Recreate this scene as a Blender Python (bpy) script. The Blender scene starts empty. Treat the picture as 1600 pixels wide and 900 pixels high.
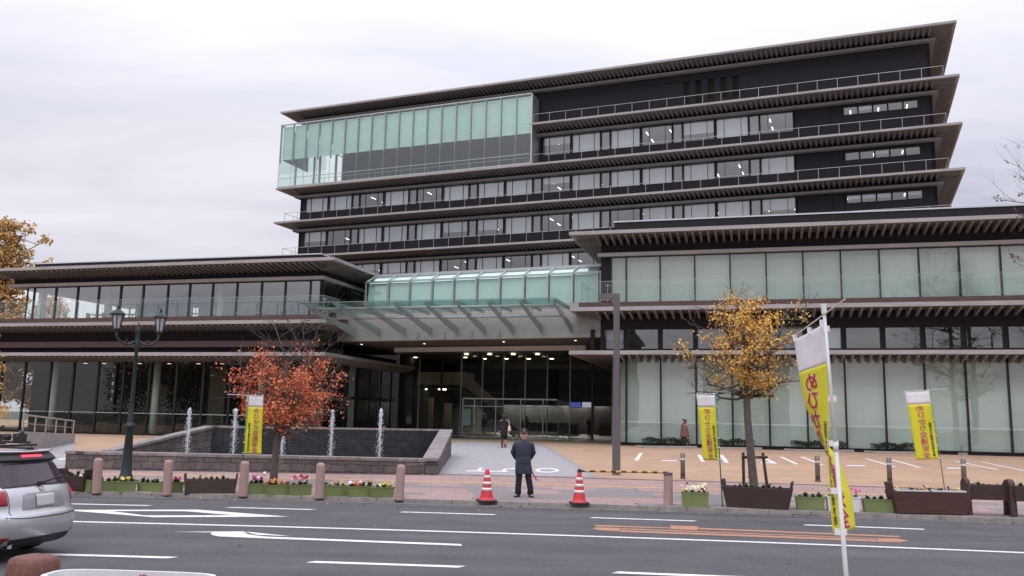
import bpy, bmesh, math, random
import numpy as np
from mathutils import Vector, Matrix
R = math.radians
SC = bpy.context.scene
COL = SC.collection
rnd = random.Random(7)

# ------------------------------------------------------------------ camera
CAM_F, CAM_PITCH, CAM_ROLL, CAM_H = 1349.4, R(8.62), R(1.164), 2.0
cam_d = bpy.data.cameras.new('camera'); cam = bpy.data.objects.new('camera', cam_d); COL.objects.link(cam)
cam_d.sensor_width = 36; cam_d.lens = 36 * CAM_F / 1600; cam_d.clip_end = 2000; cam_d.clip_start = .05
_cp, _sp = math.cos(CAM_PITCH), math.sin(CAM_PITCH)
FW = Vector((0, _cp, _sp)); _u0 = Vector((0, -_sp, _cp)); _r0 = Vector((1, 0, 0))
RT = math.cos(CAM_ROLL) * _r0 + math.sin(CAM_ROLL) * _u0
UP = -math.sin(CAM_ROLL) * _r0 + math.cos(CAM_ROLL) * _u0
cam.matrix_world = Matrix(((RT.x, UP.x, -FW.x, 0), (RT.y, UP.y, -FW.y, 0), (RT.z, UP.z, -FW.z, CAM_H), (0, 0, 0, 1)))
SC.camera = cam

# ------------------------------------------------------------------ sky, sun, exposure
SUN_EL, SUN_AZ = R(42), R(200)            # azimuth measured clockwise from +Y
w = bpy.data.worlds.new('World'); SC.world = w; w.use_nodes = True
nt = w.node_tree; nt.nodes.clear(); N = nt.nodes.new; L = nt.links.new
def vmath(tree, op, a, b=None):
    n = tree.nodes.new('ShaderNodeMath'); n.operation = op
    for i, x in enumerate((a, b)):
        if x is None: continue
        if isinstance(x, (int, float)): n.inputs[i].default_value = x
        else: tree.links.new(x, n.inputs[i])
    return n.outputs[0]
out = N('ShaderNodeOutputWorld')
sky = N('ShaderNodeTexSky'); sky.sky_type = 'NISHITA'; sky.sun_disc = False
sky.sun_elevation = SUN_EL; sky.sun_rotation = SUN_AZ; sky.air_density = 1.2; sky.dust_density = 2.0
bg1 = N('ShaderNodeBackground'); L(sky.outputs[0], bg1.inputs[0]); bg1.inputs[1].default_value = .10
tc = N('ShaderNodeTexCoord'); sep = N('ShaderNodeSeparateXYZ'); L(tc.outputs['Generated'], sep.inputs[0])
zc = vmath(nt, 'MAXIMUM', sep.outputs[2], 0.0)
den = vmath(nt, 'ADD', zc, .16)
px = vmath(nt, 'DIVIDE', sep.outputs[0], den); py = vmath(nt, 'DIVIDE', sep.outputs[1], den)
cmb = N('ShaderNodeCombineXYZ'); L(px, cmb.inputs[0]); L(py, cmb.inputs[1])
n1 = N('ShaderNodeTexNoise'); n1.inputs['Scale'].default_value = .55; n1.inputs['Detail'].default_value = 7; n1.inputs['Roughness'].default_value = .5
n1.inputs['Distortion'].default_value = .35
mp = N('ShaderNodeMapping'); mp.inputs['Location'].default_value = (3.1, 1.7, 0); mp.inputs['Scale'].default_value = (.42, 1.15, 1); L(cmb.outputs[0], mp.inputs[0]); L(mp.outputs[0], n1.inputs['Vector'])
n2 = N('ShaderNodeTexNoise'); n2.inputs['Scale'].default_value = 1.7; n2.inputs['Detail'].default_value = 6; n2.inputs['Roughness'].default_value = .55; n2.inputs['Distortion'].default_value = .5; L(mp.outputs[0], n2.inputs['Vector'])
rmp = N('ShaderNodeValToRGB'); L(vmath(nt, 'ADD', vmath(nt, 'MULTIPLY', n1.outputs[0], .68), vmath(nt, 'MULTIPLY', n2.outputs[0], .32)), rmp.inputs[0])
e = rmp.color_ramp.elements
e[0].position = .37; e[0].color = (.455, .465, .59, 1)
e[1].position = .58; e[1].color = (.89, .865, .93, 1)
m_ = e.new(.47); m_.color = (.68, .685, .795, 1)
# cloud deck gets brighter towards the zenith (overcast sky) and in a clear-ish band over the horizon
zen = vmath(nt, 'MULTIPLY', vmath(nt, 'POWER', zc, 2.0), 3.4)
hz = N('ShaderNodeMapRange'); L(sep.outputs[2], hz.inputs[0]); hz.inputs[1].default_value = .30; hz.inputs[2].default_value = .12; hz.inputs[3].default_value = 0; hz.inputs[4].default_value = .20
stren = vmath(nt, 'ADD', vmath(nt, 'ADD', zen, .77), hz.outputs[0])
bg2 = N('ShaderNodeBackground'); L(rmp.outputs[0], bg2.inputs[0]); L(stren, bg2.inputs[1])
mx = N('ShaderNodeMixShader'); mx.inputs[0].default_value = .93
L(bg1.outputs[0], mx.inputs[1]); L(bg2.outputs[0], mx.inputs[2]); L(mx.outputs[0], out.inputs[0])
sd = bpy.data.lights.new('sun', 'SUN'); sd.energy = .7; sd.angle = R(25); sd.color = (1, .96, .92)
so = bpy.data.objects.new('sun', sd); COL.objects.link(so); so.location = (-20, -30, 60)
sdir = Vector((math.sin(SUN_AZ) * math.cos(SUN_EL), math.cos(SUN_AZ) * math.cos(SUN_EL), math.sin(SUN_EL)))
so.rotation_euler = sdir.to_track_quat('Z', 'Y').to_euler()
vs = SC.view_settings; vs.view_transform = 'Standard'; vs.look = 'None'; vs.gamma = 1; vs.use_curve_mapping = False
vs.exposure = 0.0
SC.cycles.transparent_max_bounces = 24; SC.cycles.max_bounces = 8; SC.cycles.glossy_bounces = 4

# ------------------------------------------------------------------ geometry of the place
def ray(x, y): return RT * ((x - 800) / CAM_F) - UP * ((y - 450) / CAM_F) + FW
def kerb_y(x):                             # the far kerb line: the road bends gently
    c = max(-16., min(16., x)); y = 20.70 - .09 * c - .0045 * c * c
    return y + (-.09 - .009 * c) * (x - c)
def lerp(a, b, t): return a + (b - a) * max(0., min(1., t))
def ground_z(x, y):
    d = y - kerb_y(x)
    if d < -11.9: return .10
    if d < 0: return 0.
    if d < 7.3: return lerp(.08, .20, d / 7.3)
    top = lerp(.65, .43, (-x - 13) / 10)
    return lerp(.20, top, (d - 7.3) / 15.7)
def gp(x, y, up=0., flat=None):            # pixel -> point on the ground
    d = ray(x, y); z = .1
    for _ in range(40):
        t = ((z if flat is None else flat) - CAM_H) / d.z
        p = Vector((0, 0, CAM_H)) + d * t
        z = z * .4 + ground_z(p.x, p.y) * .6
    p.z += up
    return p
class Frame:
    def __init__(s, deg): s.a = R(deg); s.c = math.cos(s.a); s.s = math.sin(s.a)
    def w(s, u, v, z=0.): return Vector((u * s.c - v * s.s, u * s.s + v * s.c, z))
    def l(s, p): return Vector((p.x * s.c + p.y * s.s, -p.x * s.s + p.y * s.c, p.z))
    def at(s, x, y, v):                    # pixel -> (u, v, z) on the wall plane v
        d = ray(x, y); t = v / (-s.s * d.x + s.c * d.y)
        return s.l(Vector((0, 0, CAM_H)) + d * t)
WF, TF = Frame(-15.81), Frame(-21.98)      # the low wings and the tower stand at slightly different angles
def at_depth(x, y, Y):
    d = ray(x, y); return Vector((0, 0, CAM_H)) + d * (Y / d.y)

# ------------------------------------------------------------------ mesh builder
class MB:
    def __init__(s): s.v = []; s.f = []; s.m = []; s.cm = 0; s.M = None
    def add(s, vs, fs, mi=None):
        o = len(s.v)
        for p in vs:
            p = Vector(p); s.v.append(s.M @ p if s.M else p)
        for f in fs: s.f.append([i + o for i in f]); s.m.append(s.cm if mi is None else mi)
    def hexa(s, p, mi=None):
        s.add(p, [(3, 2, 1, 0), (4, 5, 6, 7), (0, 1, 5, 4), (1, 2, 6, 5), (2, 3, 7, 6), (3, 0, 4, 7)], mi)
    def box(s, x0, x1, y0, y1, z0, z1, mi=None):
        s.hexa([(x0, y0, z0), (x1, y0, z0), (x1, y1, z0), (x0, y1, z0), (x0, y0, z1), (x1, y0, z1), (x1, y1, z1), (x0, y1, z1)], mi)
    def poly(s, pts, mi=None): s.add(pts, [list(range(len(pts)))], mi)
    def prism(s, lo, hi, mi=None):
        n = len(lo); s.add(list(lo) + list(hi), [list(range(n))[::-1], list(range(n, 2 * n))] + [(i, (i + 1) % n, n + (i + 1) % n, n + i) for i in range(n)], mi)
    def loft(s, rings, cap=True, mi=None):
        n = len(rings[0]); vs = [p for r in rings for p in r]; fs = []
        for k in range(len(rings) - 1):
            for i in range(n):
                j = (i + 1) % n; fs.append((k * n + i, k * n + j, (k + 1) * n + j, (k + 1) * n + i))
        if cap: fs.append(list(range(n))[::-1]); fs.append([(len(rings) - 1) * n + i for i in range(n)])
        s.add(vs, fs, mi)
    def tube(s, pts, rad, n=8, cap=True, mi=None):
        pts = [Vector(p) for p in pts]
        if isinstance(rad, (int, float)): rad = [rad] * len(pts)
        rings = []; ref = None
        for i, p in enumerate(pts):
            d = (pts[min(i + 1, len(pts) - 1)] - pts[max(i - 1, 0)])
            if d.length < 1e-9: d = Vector((0, 0, 1))
            d.normalize()
            if ref is None: ref = Vector((0, 1, 0)) if abs(d.y) < .9 else Vector((1, 0, 0))
            a = (ref - d * ref.dot(d)); a.normalize(); b = d.cross(a); ref = a
            rings.append([p + (a * math.cos(2 * math.pi * k / n) + b * math.sin(2 * math.pi * k / n)) * rad[i] for k in range(n)])
        s.loft(rings, cap, mi)
    def lathe(s, prof, c=(0, 0, 0), n=16, mi=None):
        c = Vector(c); s.loft([[c + Vector((r * math.cos(2 * math.pi * k / n), r * math.sin(2 * math.pi * k / n), z)) for k in range(n)] for r, z in prof], True, mi)
    def bar(s, a, b, w, h=None, mi=None, up=(0, 0, 1)):   # rectangular bar between two points
        a, b = Vector(a), Vector(b); h = w if h is None else h; d = (b - a).normalized(); u = Vector(up)
        if abs(d.dot(u)) > .98: u = Vector((0, 1, 0))
        x = d.cross(u).normalized(); y = x.cross(d)
        q = [(-1, -1), (1, -1), (1, 1), (-1, 1)]
        s.hexa([a + x * (i * w / 2) + y * (j * h / 2) for i, j in q] + [b + x * (i * w / 2) + y * (j * h / 2) for i, j in q], mi)
    def grid(s, fn, nu, nv, mi=None):
        vs = [fn(i / nu, j / nv) for j in range(nv + 1) for i in range(nu + 1)]; k = nu + 1
        s.add(vs, [(j * k + i, j * k + i + 1, (j + 1) * k + i + 1, (j + 1) * k + i) for j in range(nv) for i in range(nu)], mi)
    def build(s, name, mat, parent=None, smooth=False, org=None, bevel=0, fix=True):
        me = bpy.data.meshes.new(name)
        o_ = Vector(org) if org is not None else Vector((0, 0, 0))
        me.from_pydata([tuple(p - o_) for p in s.v], [], s.f)
        for m in (mat if isinstance(mat, (list, tuple)) else [mat]): me.materials.append(m)
        me.polygons.foreach_set('material_index', s.m)
        if fix:
            bm = bmesh.new(); bm.from_mesh(me); bmesh.ops.recalc_face_normals(bm, faces=bm.faces); bm.to_mesh(me); bm.free()
        if smooth: me.polygons.foreach_set('use_smooth', [True] * len(me.polygons))
        me.update()
        ob = bpy.data.objects.new(name, me); COL.objects.link(ob)
        if parent is not None: ob.parent = parent
        if bevel:
            b = ob.modifiers.new('bevel', 'BEVEL'); b.width = bevel; b.segments = 2; b.limit_method = 'ANGLE'
        return ob
def tag(o, label=None, cat=None, group=None, kind=None):
    if label: o['label'] = label
    if cat: o['category'] = cat
    if group: o['group'] = group
    if kind: o['kind'] = kind
    return o
def empty(name, loc=(0, 0, 0), rz=0, label=None, cat=None, group=None):
    o = bpy.data.objects.new(name, None); COL.objects.link(o); o.location = loc; o.rotation_euler = (0, 0, rz); o.empty_display_size = .2
    return tag(o, label, cat, group)
def copy_tree(o, parent=None):
    c = o.copy(); COL.objects.link(c); c.parent = parent
    for ch in list(o.children): copy_tree(ch, c)
    return c

# ------------------------------------------------------------------ materials
MATS = {}
def mat(name, col, rough=.6, metal=0., noise=0., nscale=8., bump=0., bscale=60., spec=.5, coat=0., col2=None, streak=None):
    if name in MATS: return MATS[name]
    m = bpy.data.materials.new(name); m.use_nodes = True; t = m.node_tree; b = t.nodes['Principled BSDF']
    b.inputs['Base Color'].default_value = (*col, 1); b.inputs['Roughness'].default_value = rough; b.inputs['Metallic'].default_value = metal
    b.inputs['Specular IOR Level'].default_value = spec; b.inputs['Coat Weight'].default_value = coat
    tcn = t.nodes.new('ShaderNodeTexCoord')
    if noise or col2:
        n = t.nodes.new('ShaderNodeTexNoise'); n.inputs['Scale'].default_value = nscale; n.inputs['Detail'].default_value = 6; n.inputs['Roughness'].default_value = .62
        if streak:
            mpn = t.nodes.new('ShaderNodeMapping'); mpn.inputs['Scale'].default_value = streak; t.links.new(tcn.outputs['Object'], mpn.inputs[0]); t.links.new(mpn.outputs[0], n.inputs['Vector'])
        else: t.links.new(tcn.outputs['Object'], n.inputs['Vector'])
        r = t.nodes.new('ShaderNodeValToRGB'); t.links.new(n.outputs[0], r.inputs[0])
        c2 = col2 if col2 else tuple(min(1, c * (1 + noise)) for c in col)
        c1 = col if col2 else tuple(c * (1 - noise) for c in col)
        r.color_ramp.elements[0].position = .3; r.color_ramp.elements[0].color = (*c1, 1)
        r.color_ramp.elements[1].position = .7; r.color_ramp.elements[1].color = (*c2, 1)
        t.links.new(r.outputs[0], b.inputs['Base Color'])
    if bump:
        n = t.nodes.new('ShaderNodeTexNoise'); n.inputs['Scale'].default_value = bscale; n.inputs['Detail'].default_value = 4
        t.links.new(tcn.outputs['Object'], n.inputs['Vector'])
        bp = t.nodes.new('ShaderNodeBump'); bp.inputs['Strength'].default_value = bump; bp.inputs['Distance'].default_value = .02
        t.links.new(n.outputs[0], bp.inputs['Height']); t.links.new(bp.outputs[0], b.inputs['Normal'])
    MATS[name] = m; return m
def glass(name, tint=(.8, .9, .86), base=.06, rough=.0, wave=.0, gcol=(1, 1, 1), boost=1.0):
    if name in MATS: return MATS[name]
    m = bpy.data.materials.new(name); m.use_nodes = True; t = m.node_tree; t.nodes.clear()
    o = t.nodes.new('ShaderNodeOutputMaterial'); mxs = t.nodes.new('ShaderNodeMixShader')
    tr = t.nodes.new('ShaderNodeBsdfTransparent'); tr.inputs[0].default_value = (*tint, 1)
    gl = t.nodes.new('ShaderNodeBsdfGlossy'); gl.inputs['Roughness'].default_value = rough; gl.inputs[0].default_value = (*gcol, 1)
    fr = t.nodes.new('ShaderNodeFresnel'); fr.inputs[0].default_value = 1.5
    # a pane is seen from both sides: the same reflectance from behind
    geo = t.nodes.new('ShaderNodeNewGeometry')
    io = t.nodes.new('ShaderNodeMix'); io.data_type = 'FLOAT'; io.inputs[2].default_value = 1.5; io.inputs[3].default_value = 1 / 1.5
    t.links.new(geo.outputs['Backfacing'], io.inputs[0]); t.links.new(io.outputs[0], fr.inputs[0])
    f = vmath(t, 'MINIMUM', vmath(t, 'ADD', vmath(t, 'MULTIPLY', fr.outputs[0], boost), base), 1.0)
    t.links.new(f, mxs.inputs[0]); t.links.new(tr.outputs[0], mxs.inputs[1]); t.links.new(gl.outputs[0], mxs.inputs[2])
    if wave:
        tcn = t.nodes.new('ShaderNodeTexCoord'); n = t.nodes.new('ShaderNodeTexNoise'); n.inputs['Scale'].default_value = .8; t.links.new(tcn.outputs['Object'], n.inputs['Vector'])
        bp = t.nodes.new('ShaderNodeBump'); bp.inputs['Strength'].default_value = wave; bp.inputs['Distance'].default_value = .05
        t.links.new(n.outputs[0], bp.inputs['Height']); t.links.new(bp.outputs[0], gl.inputs['Normal'])
    t.links.new(mxs.outputs[0], o.inputs[0]); MATS[name] = m; return m
def emit(name, col, s):
    if name in MATS: return MATS[name]
    m = bpy.data.materials.new(name); m.use_nodes = True; b = m.node_tree.nodes['Principled BSDF']
    b.inputs['Base Color'].default_value = (*col, 1); b.inputs['Emission Color'].default_value = (*col, 1); b.inputs['Emission Strength'].default_value = s
    MATS[name] = m; return m
def tile_mat(name, c1, c2, mortar, scale, bw=.5, rh=.25, ms=.02, rough=.8, bump=.3, rot=0, patch=None, vert=False, offset=.5, noise=.25, warp=0., rough_bump=0.):
    if name in MATS: return MATS[name]
    m = bpy.data.materials.new(name); m.use_nodes = True; t = m.node_tree; b = t.nodes['Principled BSDF']; b.inputs['Roughness'].default_value = rough
    tcn = t.nodes.new('ShaderNodeTexCoord'); mpn = t.nodes.new('ShaderNodeMapping'); mpn.inputs['Rotation'].default_value = (R(90) if vert else 0, 0, rot)
    t.links.new(tcn.outputs['Object'], mpn.inputs[0])
    br = t.nodes.new('ShaderNodeTexBrick'); br.inputs['Scale'].default_value = scale; br.inputs['Brick Width'].default_value = bw; br.inputs['Row Height'].default_value = rh
    br.inputs['Mortar Size'].default_value = ms; br.offset = offset
    br.inputs['Color1'].default_value = (*c1, 1); br.inputs['Color2'].default_value = (*c2, 1); br.inputs['Mortar'].default_value = (*mortar, 1)
    if warp:
        nw = t.nodes.new('ShaderNodeTexNoise'); nw.inputs['Scale'].default_value = 2.2; nw.inputs['Detail'].default_value = 2; t.links.new(mpn.outputs[0], nw.inputs['Vector'])
        vs_ = t.nodes.new('ShaderNodeVectorMath'); vs_.operation = 'SUBTRACT'; t.links.new(nw.outputs['Color'], vs_.inputs[0]); vs_.inputs[1].default_value = (.5, .5, .5)
        vm_ = t.nodes.new('ShaderNodeVectorMath'); vm_.operation = 'SCALE'; t.links.new(vs_.outputs[0], vm_.inputs[0]); vm_.inputs['Scale'].default_value = warp
        va_ = t.nodes.new('ShaderNodeVectorMath'); t.links.new(mpn.outputs[0], va_.inputs[0]); t.links.new(vm_.outputs[0], va_.inputs[1]); t.links.new(va_.outputs[0], br.inputs['Vector'])
    else: t.links.new(mpn.outputs[0], br.inputs['Vector'])
    n = t.nodes.new('ShaderNodeTexNoise'); n.inputs['Scale'].default_value = 2.5; n.inputs['Detail'].default_value = 8; n.inputs['Roughness'].default_value = .7; t.links.new(tcn.outputs['Object'], n.inputs['Vector'])
    mr = t.nodes.new('ShaderNodeMapRange'); mr.inputs[1].default_value = .3; mr.inputs[2].default_value = .7; mr.inputs[3].default_value = 1 - noise; mr.inputs[4].default_value = 1 + noise; t.links.new(n.outputs[0], mr.inputs[0])
    mul = t.nodes.new('ShaderNodeVectorMath'); mul.operation = 'SCALE'; t.links.new(br.outputs[0], mul.inputs[0]); t.links.new(mr.outputs[0], mul.inputs['Scale'])
    t.links.new(mul.outputs[0], b.inputs['Base Color'])
    if bump:
        bp = t.nodes.new('ShaderNodeBump'); bp.inputs['Strength'].default_value = bump; bp.inputs['Distance'].default_value = .01; bp.invert = True
        t.links.new(br.outputs['Fac'], bp.inputs['Height']); t.links.new(bp.outputs[0], b.inputs['Normal'])
        if rough_bump:
            n3 = t.nodes.new('ShaderNodeTexNoise'); n3.inputs['Scale'].default_value = 18; n3.inputs['Detail'].default_value = 6; t.links.new(tcn.outputs['Object'], n3.inputs['Vector'])
            b3 = t.nodes.new('ShaderNodeBump'); b3.inputs['Strength'].default_value = rough_bump; b3.inputs['Distance'].default_value = .03; t.links.new(n3.outputs[0], b3.inputs['Height']); t.links.new(bp.outputs[0], b3.inputs['Normal']); t.links.new(b3.outputs[0], b.inputs['Normal'])
    MATS[name] = m; return m
M_CONC = mat('eave_concrete', (.22, .205, .20), .8, noise=.14, nscale=1.5, streak=(.5, 2, 4))
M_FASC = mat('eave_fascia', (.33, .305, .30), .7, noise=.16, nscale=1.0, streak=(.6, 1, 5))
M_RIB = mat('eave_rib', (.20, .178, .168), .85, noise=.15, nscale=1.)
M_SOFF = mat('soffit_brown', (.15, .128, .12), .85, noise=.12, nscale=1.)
M_DARK = mat('dark_cladding', (.0215, .019, .023), .8, noise=.35, nscale=9, streak=(6, 6, .25), spec=.18)
M_FRAME = mat('dark_aluminium', (.012, .012, .013), .4, .3)
M_BROWN = mat('brown_cladding', (.085, .045, .042), .75, noise=.12, nscale=3)
M_STEEL = mat('rail_steel', (.38, .38, .39), .4, .5)
M_ALU = mat('silver_aluminium', (.45, .46, .46), .4, .7)
M_WIN = glass('window_glass', (.86, .89, .91), .14, wave=.03)
M_WING = glass('wing_glass', (.83, .89, .865), .08, wave=.04)
M_WINGC = glass('clear_wing_glass', (.86, .90, .89), .20, wave=.04)
M_ENTG = glass('entrance_glass', (.88, .92, .89), .012, wave=.02)
M_DARKG = glass('ground_glass', (.70, .76, .73), .012, wave=.03)
M_GREEN = glass('green_glass', (.80, .90, .87), .08, wave=.02, gcol=(.92, 1, .98))
M_BALU = glass('balustrade_glass', (.955, .985, .975), .0, boost=.65)
M_CANG = glass('canopy_glass', (.70, .86, .84), .03, gcol=(.84, .97, .96), boost=.65)
M_BLIND = mat('grey_blind', (.52, .54, .555), .9, noise=.04, nscale=2)
M_BLINDG = mat('pale_green_blind', (.50, .54, .515), .9, noise=.05, nscale=.8, streak=(1, 1, .2))
M_BLINDT = mat('celadon_blind', (.58, .70, .655), .9, noise=.05, nscale=.8)
def vary(m, lo=.90, hi=1.05):              # each blind has aged a little differently
    t = m.node_tree; b = t.nodes['Principled BSDF']; src = b.inputs['Base Color'].links[0].from_socket; oi = t.nodes.new('ShaderNodeObjectInfo')
    mr = t.nodes.new('ShaderNodeMapRange'); mr.inputs[3].default_value = lo; mr.inputs[4].default_value = hi; t.links.new(oi.outputs['Random'], mr.inputs[0])
    s = t.nodes.new('ShaderNodeVectorMath'); s.operation = 'SCALE'; t.links.new(src, s.inputs[0]); t.links.new(mr.outputs[0], s.inputs['Scale']); t.links.new(s.outputs[0], b.inputs['Base Color'])
vary(M_BLIND, .84, 1.06); vary(M_BLINDG, .88, 1.05); vary(M_BLINDT, .94, 1.03)
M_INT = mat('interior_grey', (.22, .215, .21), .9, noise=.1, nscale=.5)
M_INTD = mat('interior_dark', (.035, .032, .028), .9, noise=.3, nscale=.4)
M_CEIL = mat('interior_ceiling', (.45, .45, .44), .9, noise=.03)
M_LAMP = emit('ceiling_lamp', (1, .97, .92), 3.5)
M_WARM = emit('warm_lamp', (1, .84, .60), 8)
M_STONEW = mat('bollard_stone', (.36, .235, .205), .8, noise=.3, nscale=30, bump=.2, bscale=120)
# ================================================================== ground
M_ASPH = mat('asphalt', (.080, .075, .077), .85, noise=.16, nscale=.9, bump=.5, bscale=140)
def asphalt_detail():
    t = M_ASPH.node_tree; b = t.nodes['Principled BSDF']; src = b.inputs['Base Color'].links[0].from_socket
    tcn = t.nodes.new('ShaderNodeTexCoord')
    n = t.nodes.new('ShaderNodeTexNoise'); n.inputs['Scale'].default_value = 55; n.inputs['Detail'].default_value = 3; t.links.new(tcn.outputs['Object'], n.inputs['Vector'])
    mr = t.nodes.new('ShaderNodeMapRange'); mr.inputs[1].default_value = .35; mr.inputs[2].default_value = .65; mr.inputs[3].default_value = .58; mr.inputs[4].default_value = 1.45; t.links.new(n.outputs[0], mr.inputs[0])
    n2 = t.nodes.new('ShaderNodeTexNoise'); n2.inputs['Scale'].default_value = 1; n2.inputs['Detail'].default_value = 5
    mp2 = t.nodes.new('ShaderNodeMapping'); mp2.inputs['Scale'].default_value = (.12, 1.3, 1); mp2.inputs['Rotation'].default_value = (0, 0, R(6)); t.links.new(tcn.outputs['Object'], mp2.inputs[0]); t.links.new(mp2.outputs[0], n2.inputs['Vector'])
    mr2 = t.nodes.new('ShaderNodeMapRange'); mr2.inputs[1].default_value = .3; mr2.inputs[2].default_value = .7; mr2.inputs[3].default_value = .78; mr2.inputs[4].default_value = 1.18; t.links.new(n2.outputs[0], mr2.inputs[0])
    n3 = t.nodes.new('ShaderNodeTexNoise'); n3.inputs['Scale'].default_value = 11; n3.inputs['Detail'].default_value = 4; n3.inputs['Roughness'].default_value = .7; t.links.new(tcn.outputs['Object'], n3.inputs['Vector'])
    mr3 = t.nodes.new('ShaderNodeMapRange'); mr3.inputs[1].default_value = .3; mr3.inputs[2].default_value = .7; mr3.inputs[3].default_value = .82; mr3.inputs[4].default_value = 1.18; t.links.new(n3.outputs[0], mr3.inputs[0])
    s1 = t.nodes.new('ShaderNodeVectorMath'); s1.operation = 'SCALE'; t.links.new(src, s1.inputs[0]); t.links.new(vmath(t, 'MULTIPLY', vmath(t, 'MULTIPLY', mr.outputs[0], mr3.outputs[0]), mr2.outputs[0]), s1.inputs['Scale']); t.links.new(s1.outputs[0], b.inputs['Base Color'])
asphalt_detail()
M_PAINT = mat('road_paint', (.70, .69, .68), .7, noise=.12, nscale=6, bump=.15, bscale=90)
def worn(m, scale=14, lo=.33, hi=.45):      # worn paint: gaps where the asphalt shows
    t = m.node_tree; b = t.nodes['Principled BSDF']; n = t.nodes.new('ShaderNodeTexNoise'); n.inputs['Scale'].default_value = scale; n.inputs['Detail'].default_value = 8; n.inputs['Roughness'].default_value = .75
    tcn = t.nodes.new('ShaderNodeTexCoord'); t.links.new(tcn.outputs['Object'], n.inputs['Vector'])
    mr = t.nodes.new('ShaderNodeMapRange'); mr.inputs[1].default_value = lo; mr.inputs[2].default_value = hi; t.links.new(n.outputs[0], mr.inputs[0]); t.links.new(mr.outputs[0], b.inputs['Alpha'])
worn(M_PAINT)
M_OPAINT = mat('orange_road_paint', (.40, .195, .11), .75, noise=.15, nscale=5); worn(M_OPAINT, 12, .28, .42)
M_SAND = mat('resin_gravel', (.40, .262, .165), .9, noise=.15, nscale=.55, bump=.3, bscale=200)
M_KERB = mat('kerb_concrete', (.24, .215, .20), .85, noise=.3, nscale=5, bump=.2, bscale=40)
M_PAVE = tile_mat('pavers', (.36, .235, .205), (.30, .205, .185), (.17, .13, .12), 1.0, .60, .30, .008, .85, .2, R(-5), noise=.14)
def pave_patches():                         # some pavers are grey: blocks picked by a coarse cell noise
    t = M_PAVE.node_tree; b = t.nodes['Principled BSDF']; src = b.inputs['Base Color'].links[0].from_socket
    tcn = t.nodes.new('ShaderNodeTexCoord'); mpn = t.nodes.new('ShaderNodeMapping'); mpn.inputs['Rotation'].default_value = (0, 0, R(-5)); mpn.inputs['Scale'].default_value = (1 / 1.2, 1 / .6, 1); t.links.new(tcn.outputs['Object'], mpn.inputs[0])
    vo = t.nodes.new('ShaderNodeTexVoronoi'); vo.inputs['Scale'].default_value = 1; vo.inputs['Randomness'].default_value = 0; vo.distance = 'CHEBYCHEV'; t.links.new(mpn.outputs[0], vo.inputs['Vector'])
    sp_ = t.nodes.new('ShaderNodeSeparateColor'); t.links.new(vo.outputs['Color'], sp_.inputs[0])
    pos = t.nodes.new('ShaderNodeSeparateXYZ'); t.links.new(tcn.outputs['Object'], pos.inputs[0])
    # grey blocks lie in the strip along the kerb
    strip = t.nodes.new('ShaderNodeMapRange'); t.links.new(vmath(t, 'ADD', pos.outputs[1], vmath(t, 'MULTIPLY', pos.outputs[0], .1)), strip.inputs[0]); strip.inputs[1].default_value = 25.2; strip.inputs[2].default_value = 24.3; strip.inputs[3].default_value = 0; strip.inputs[4].default_value = .50
    g = vmath(t, 'LESS_THAN', sp_.outputs[0], strip.outputs[0])
    mixn = t.nodes.new('ShaderNodeMix'); mixn.data_type = 'RGBA'; t.links.new(g, mixn.inputs[0]); t.links.new(src, mixn.inputs[6]); mixn.inputs[7].default_value = (.205, .18, .172, 1)
    t.links.new(mixn.outputs[2], b.inputs['Base Color'])
pave_patches()
M_DRIVE = tile_mat('grey_paving', (.34, .32, .325), (.30, .285, .29), (.24, .23, .23), 1.0, .30, .30, .006, .85, .1, R(-12), noise=.10)
M_YEL = mat('yellow_tactile', (.50, .31, .09), .85, noise=.2, nscale=6)

XS = [-90, -60, -40, -28, -22, -18, -16, -14, -12, -10, -8, -6, -4, -2, 0, 2, 4, 6, 8, 10, 12, 14, 16, 20, 26, 34, 50, 75, 90]
def strip_sheet(name, d0, d1, m, up=0., n=1, kind='structure', z0=None, xs=XS):
    b = MB(); ds = [d0 + (d1 - d0) * k / n for k in range(n + 1)]
    vs = []
    for d in ds:
        for x in xs:
            y = kerb_y(x) + d; vs.append((x, y, (ground_z(x, y + 1e-4) if z0 is None else z0) + up))
    k = len(xs); b.add(vs, [(j * k + i, j * k + i + 1, (j + 1) * k + i + 1, (j + 1) * k + i) for j in range(n) for i in range(k - 1)])
    o = b.build(name, m, fix=False); return tag(o, kind=kind)
b = MB(); b.poly([(-700, -700, -.03), (700, -700, -.03), (700, 700, -.03), (-700, 700, -.03)]); tag(b.build('ground', mat('far_ground', (.10, .10, .07), .95, noise=.2, nscale=.05), fix=False), kind='structure')
strip_sheet('road', -11.9, .02, M_ASPH, z0=0.)
strip_sheet('sidewalk', .16, 7.3, M_PAVE)
strip_sheet('sidewalk_near', -24, -12.06, M_PAVE, z0=.10)
def kerb(name, d0, d1, z1):
    b = MB(); prev = None
    L_ = 0
    x = -40.
    while x < 40:                          # kerb stones of 0.9 m with thin joints
        a, c = x + .006, x + .894
        lo = [(a, kerb_y(a) + d0, -.02), (c, kerb_y(c) + d0, -.02), (c, kerb_y(c) + d1, -.02), (a, kerb_y(a) + d1, -.02)]
        hi = [(p[0], p[1], z1) for p in lo]
        hi = [(hi[0][0], hi[0][1] + .012, z1), (hi[1][0], hi[1][1] + .012, z1), hi[2], hi[3]]
        b.prism(lo, hi); x += .9
    return tag(b.build(name, M_KERB), kind='structure')
kerb('kerb', 0, .157, .085); kerb('kerb_near', -12.06, -11.9, .11)
strip_sheet('gutter', -.42, -.004, mat('gutter_concrete', (.125, .115, .11), .9, noise=.25, nscale=4, bump=.2), up=.004, z0=0.)
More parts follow.
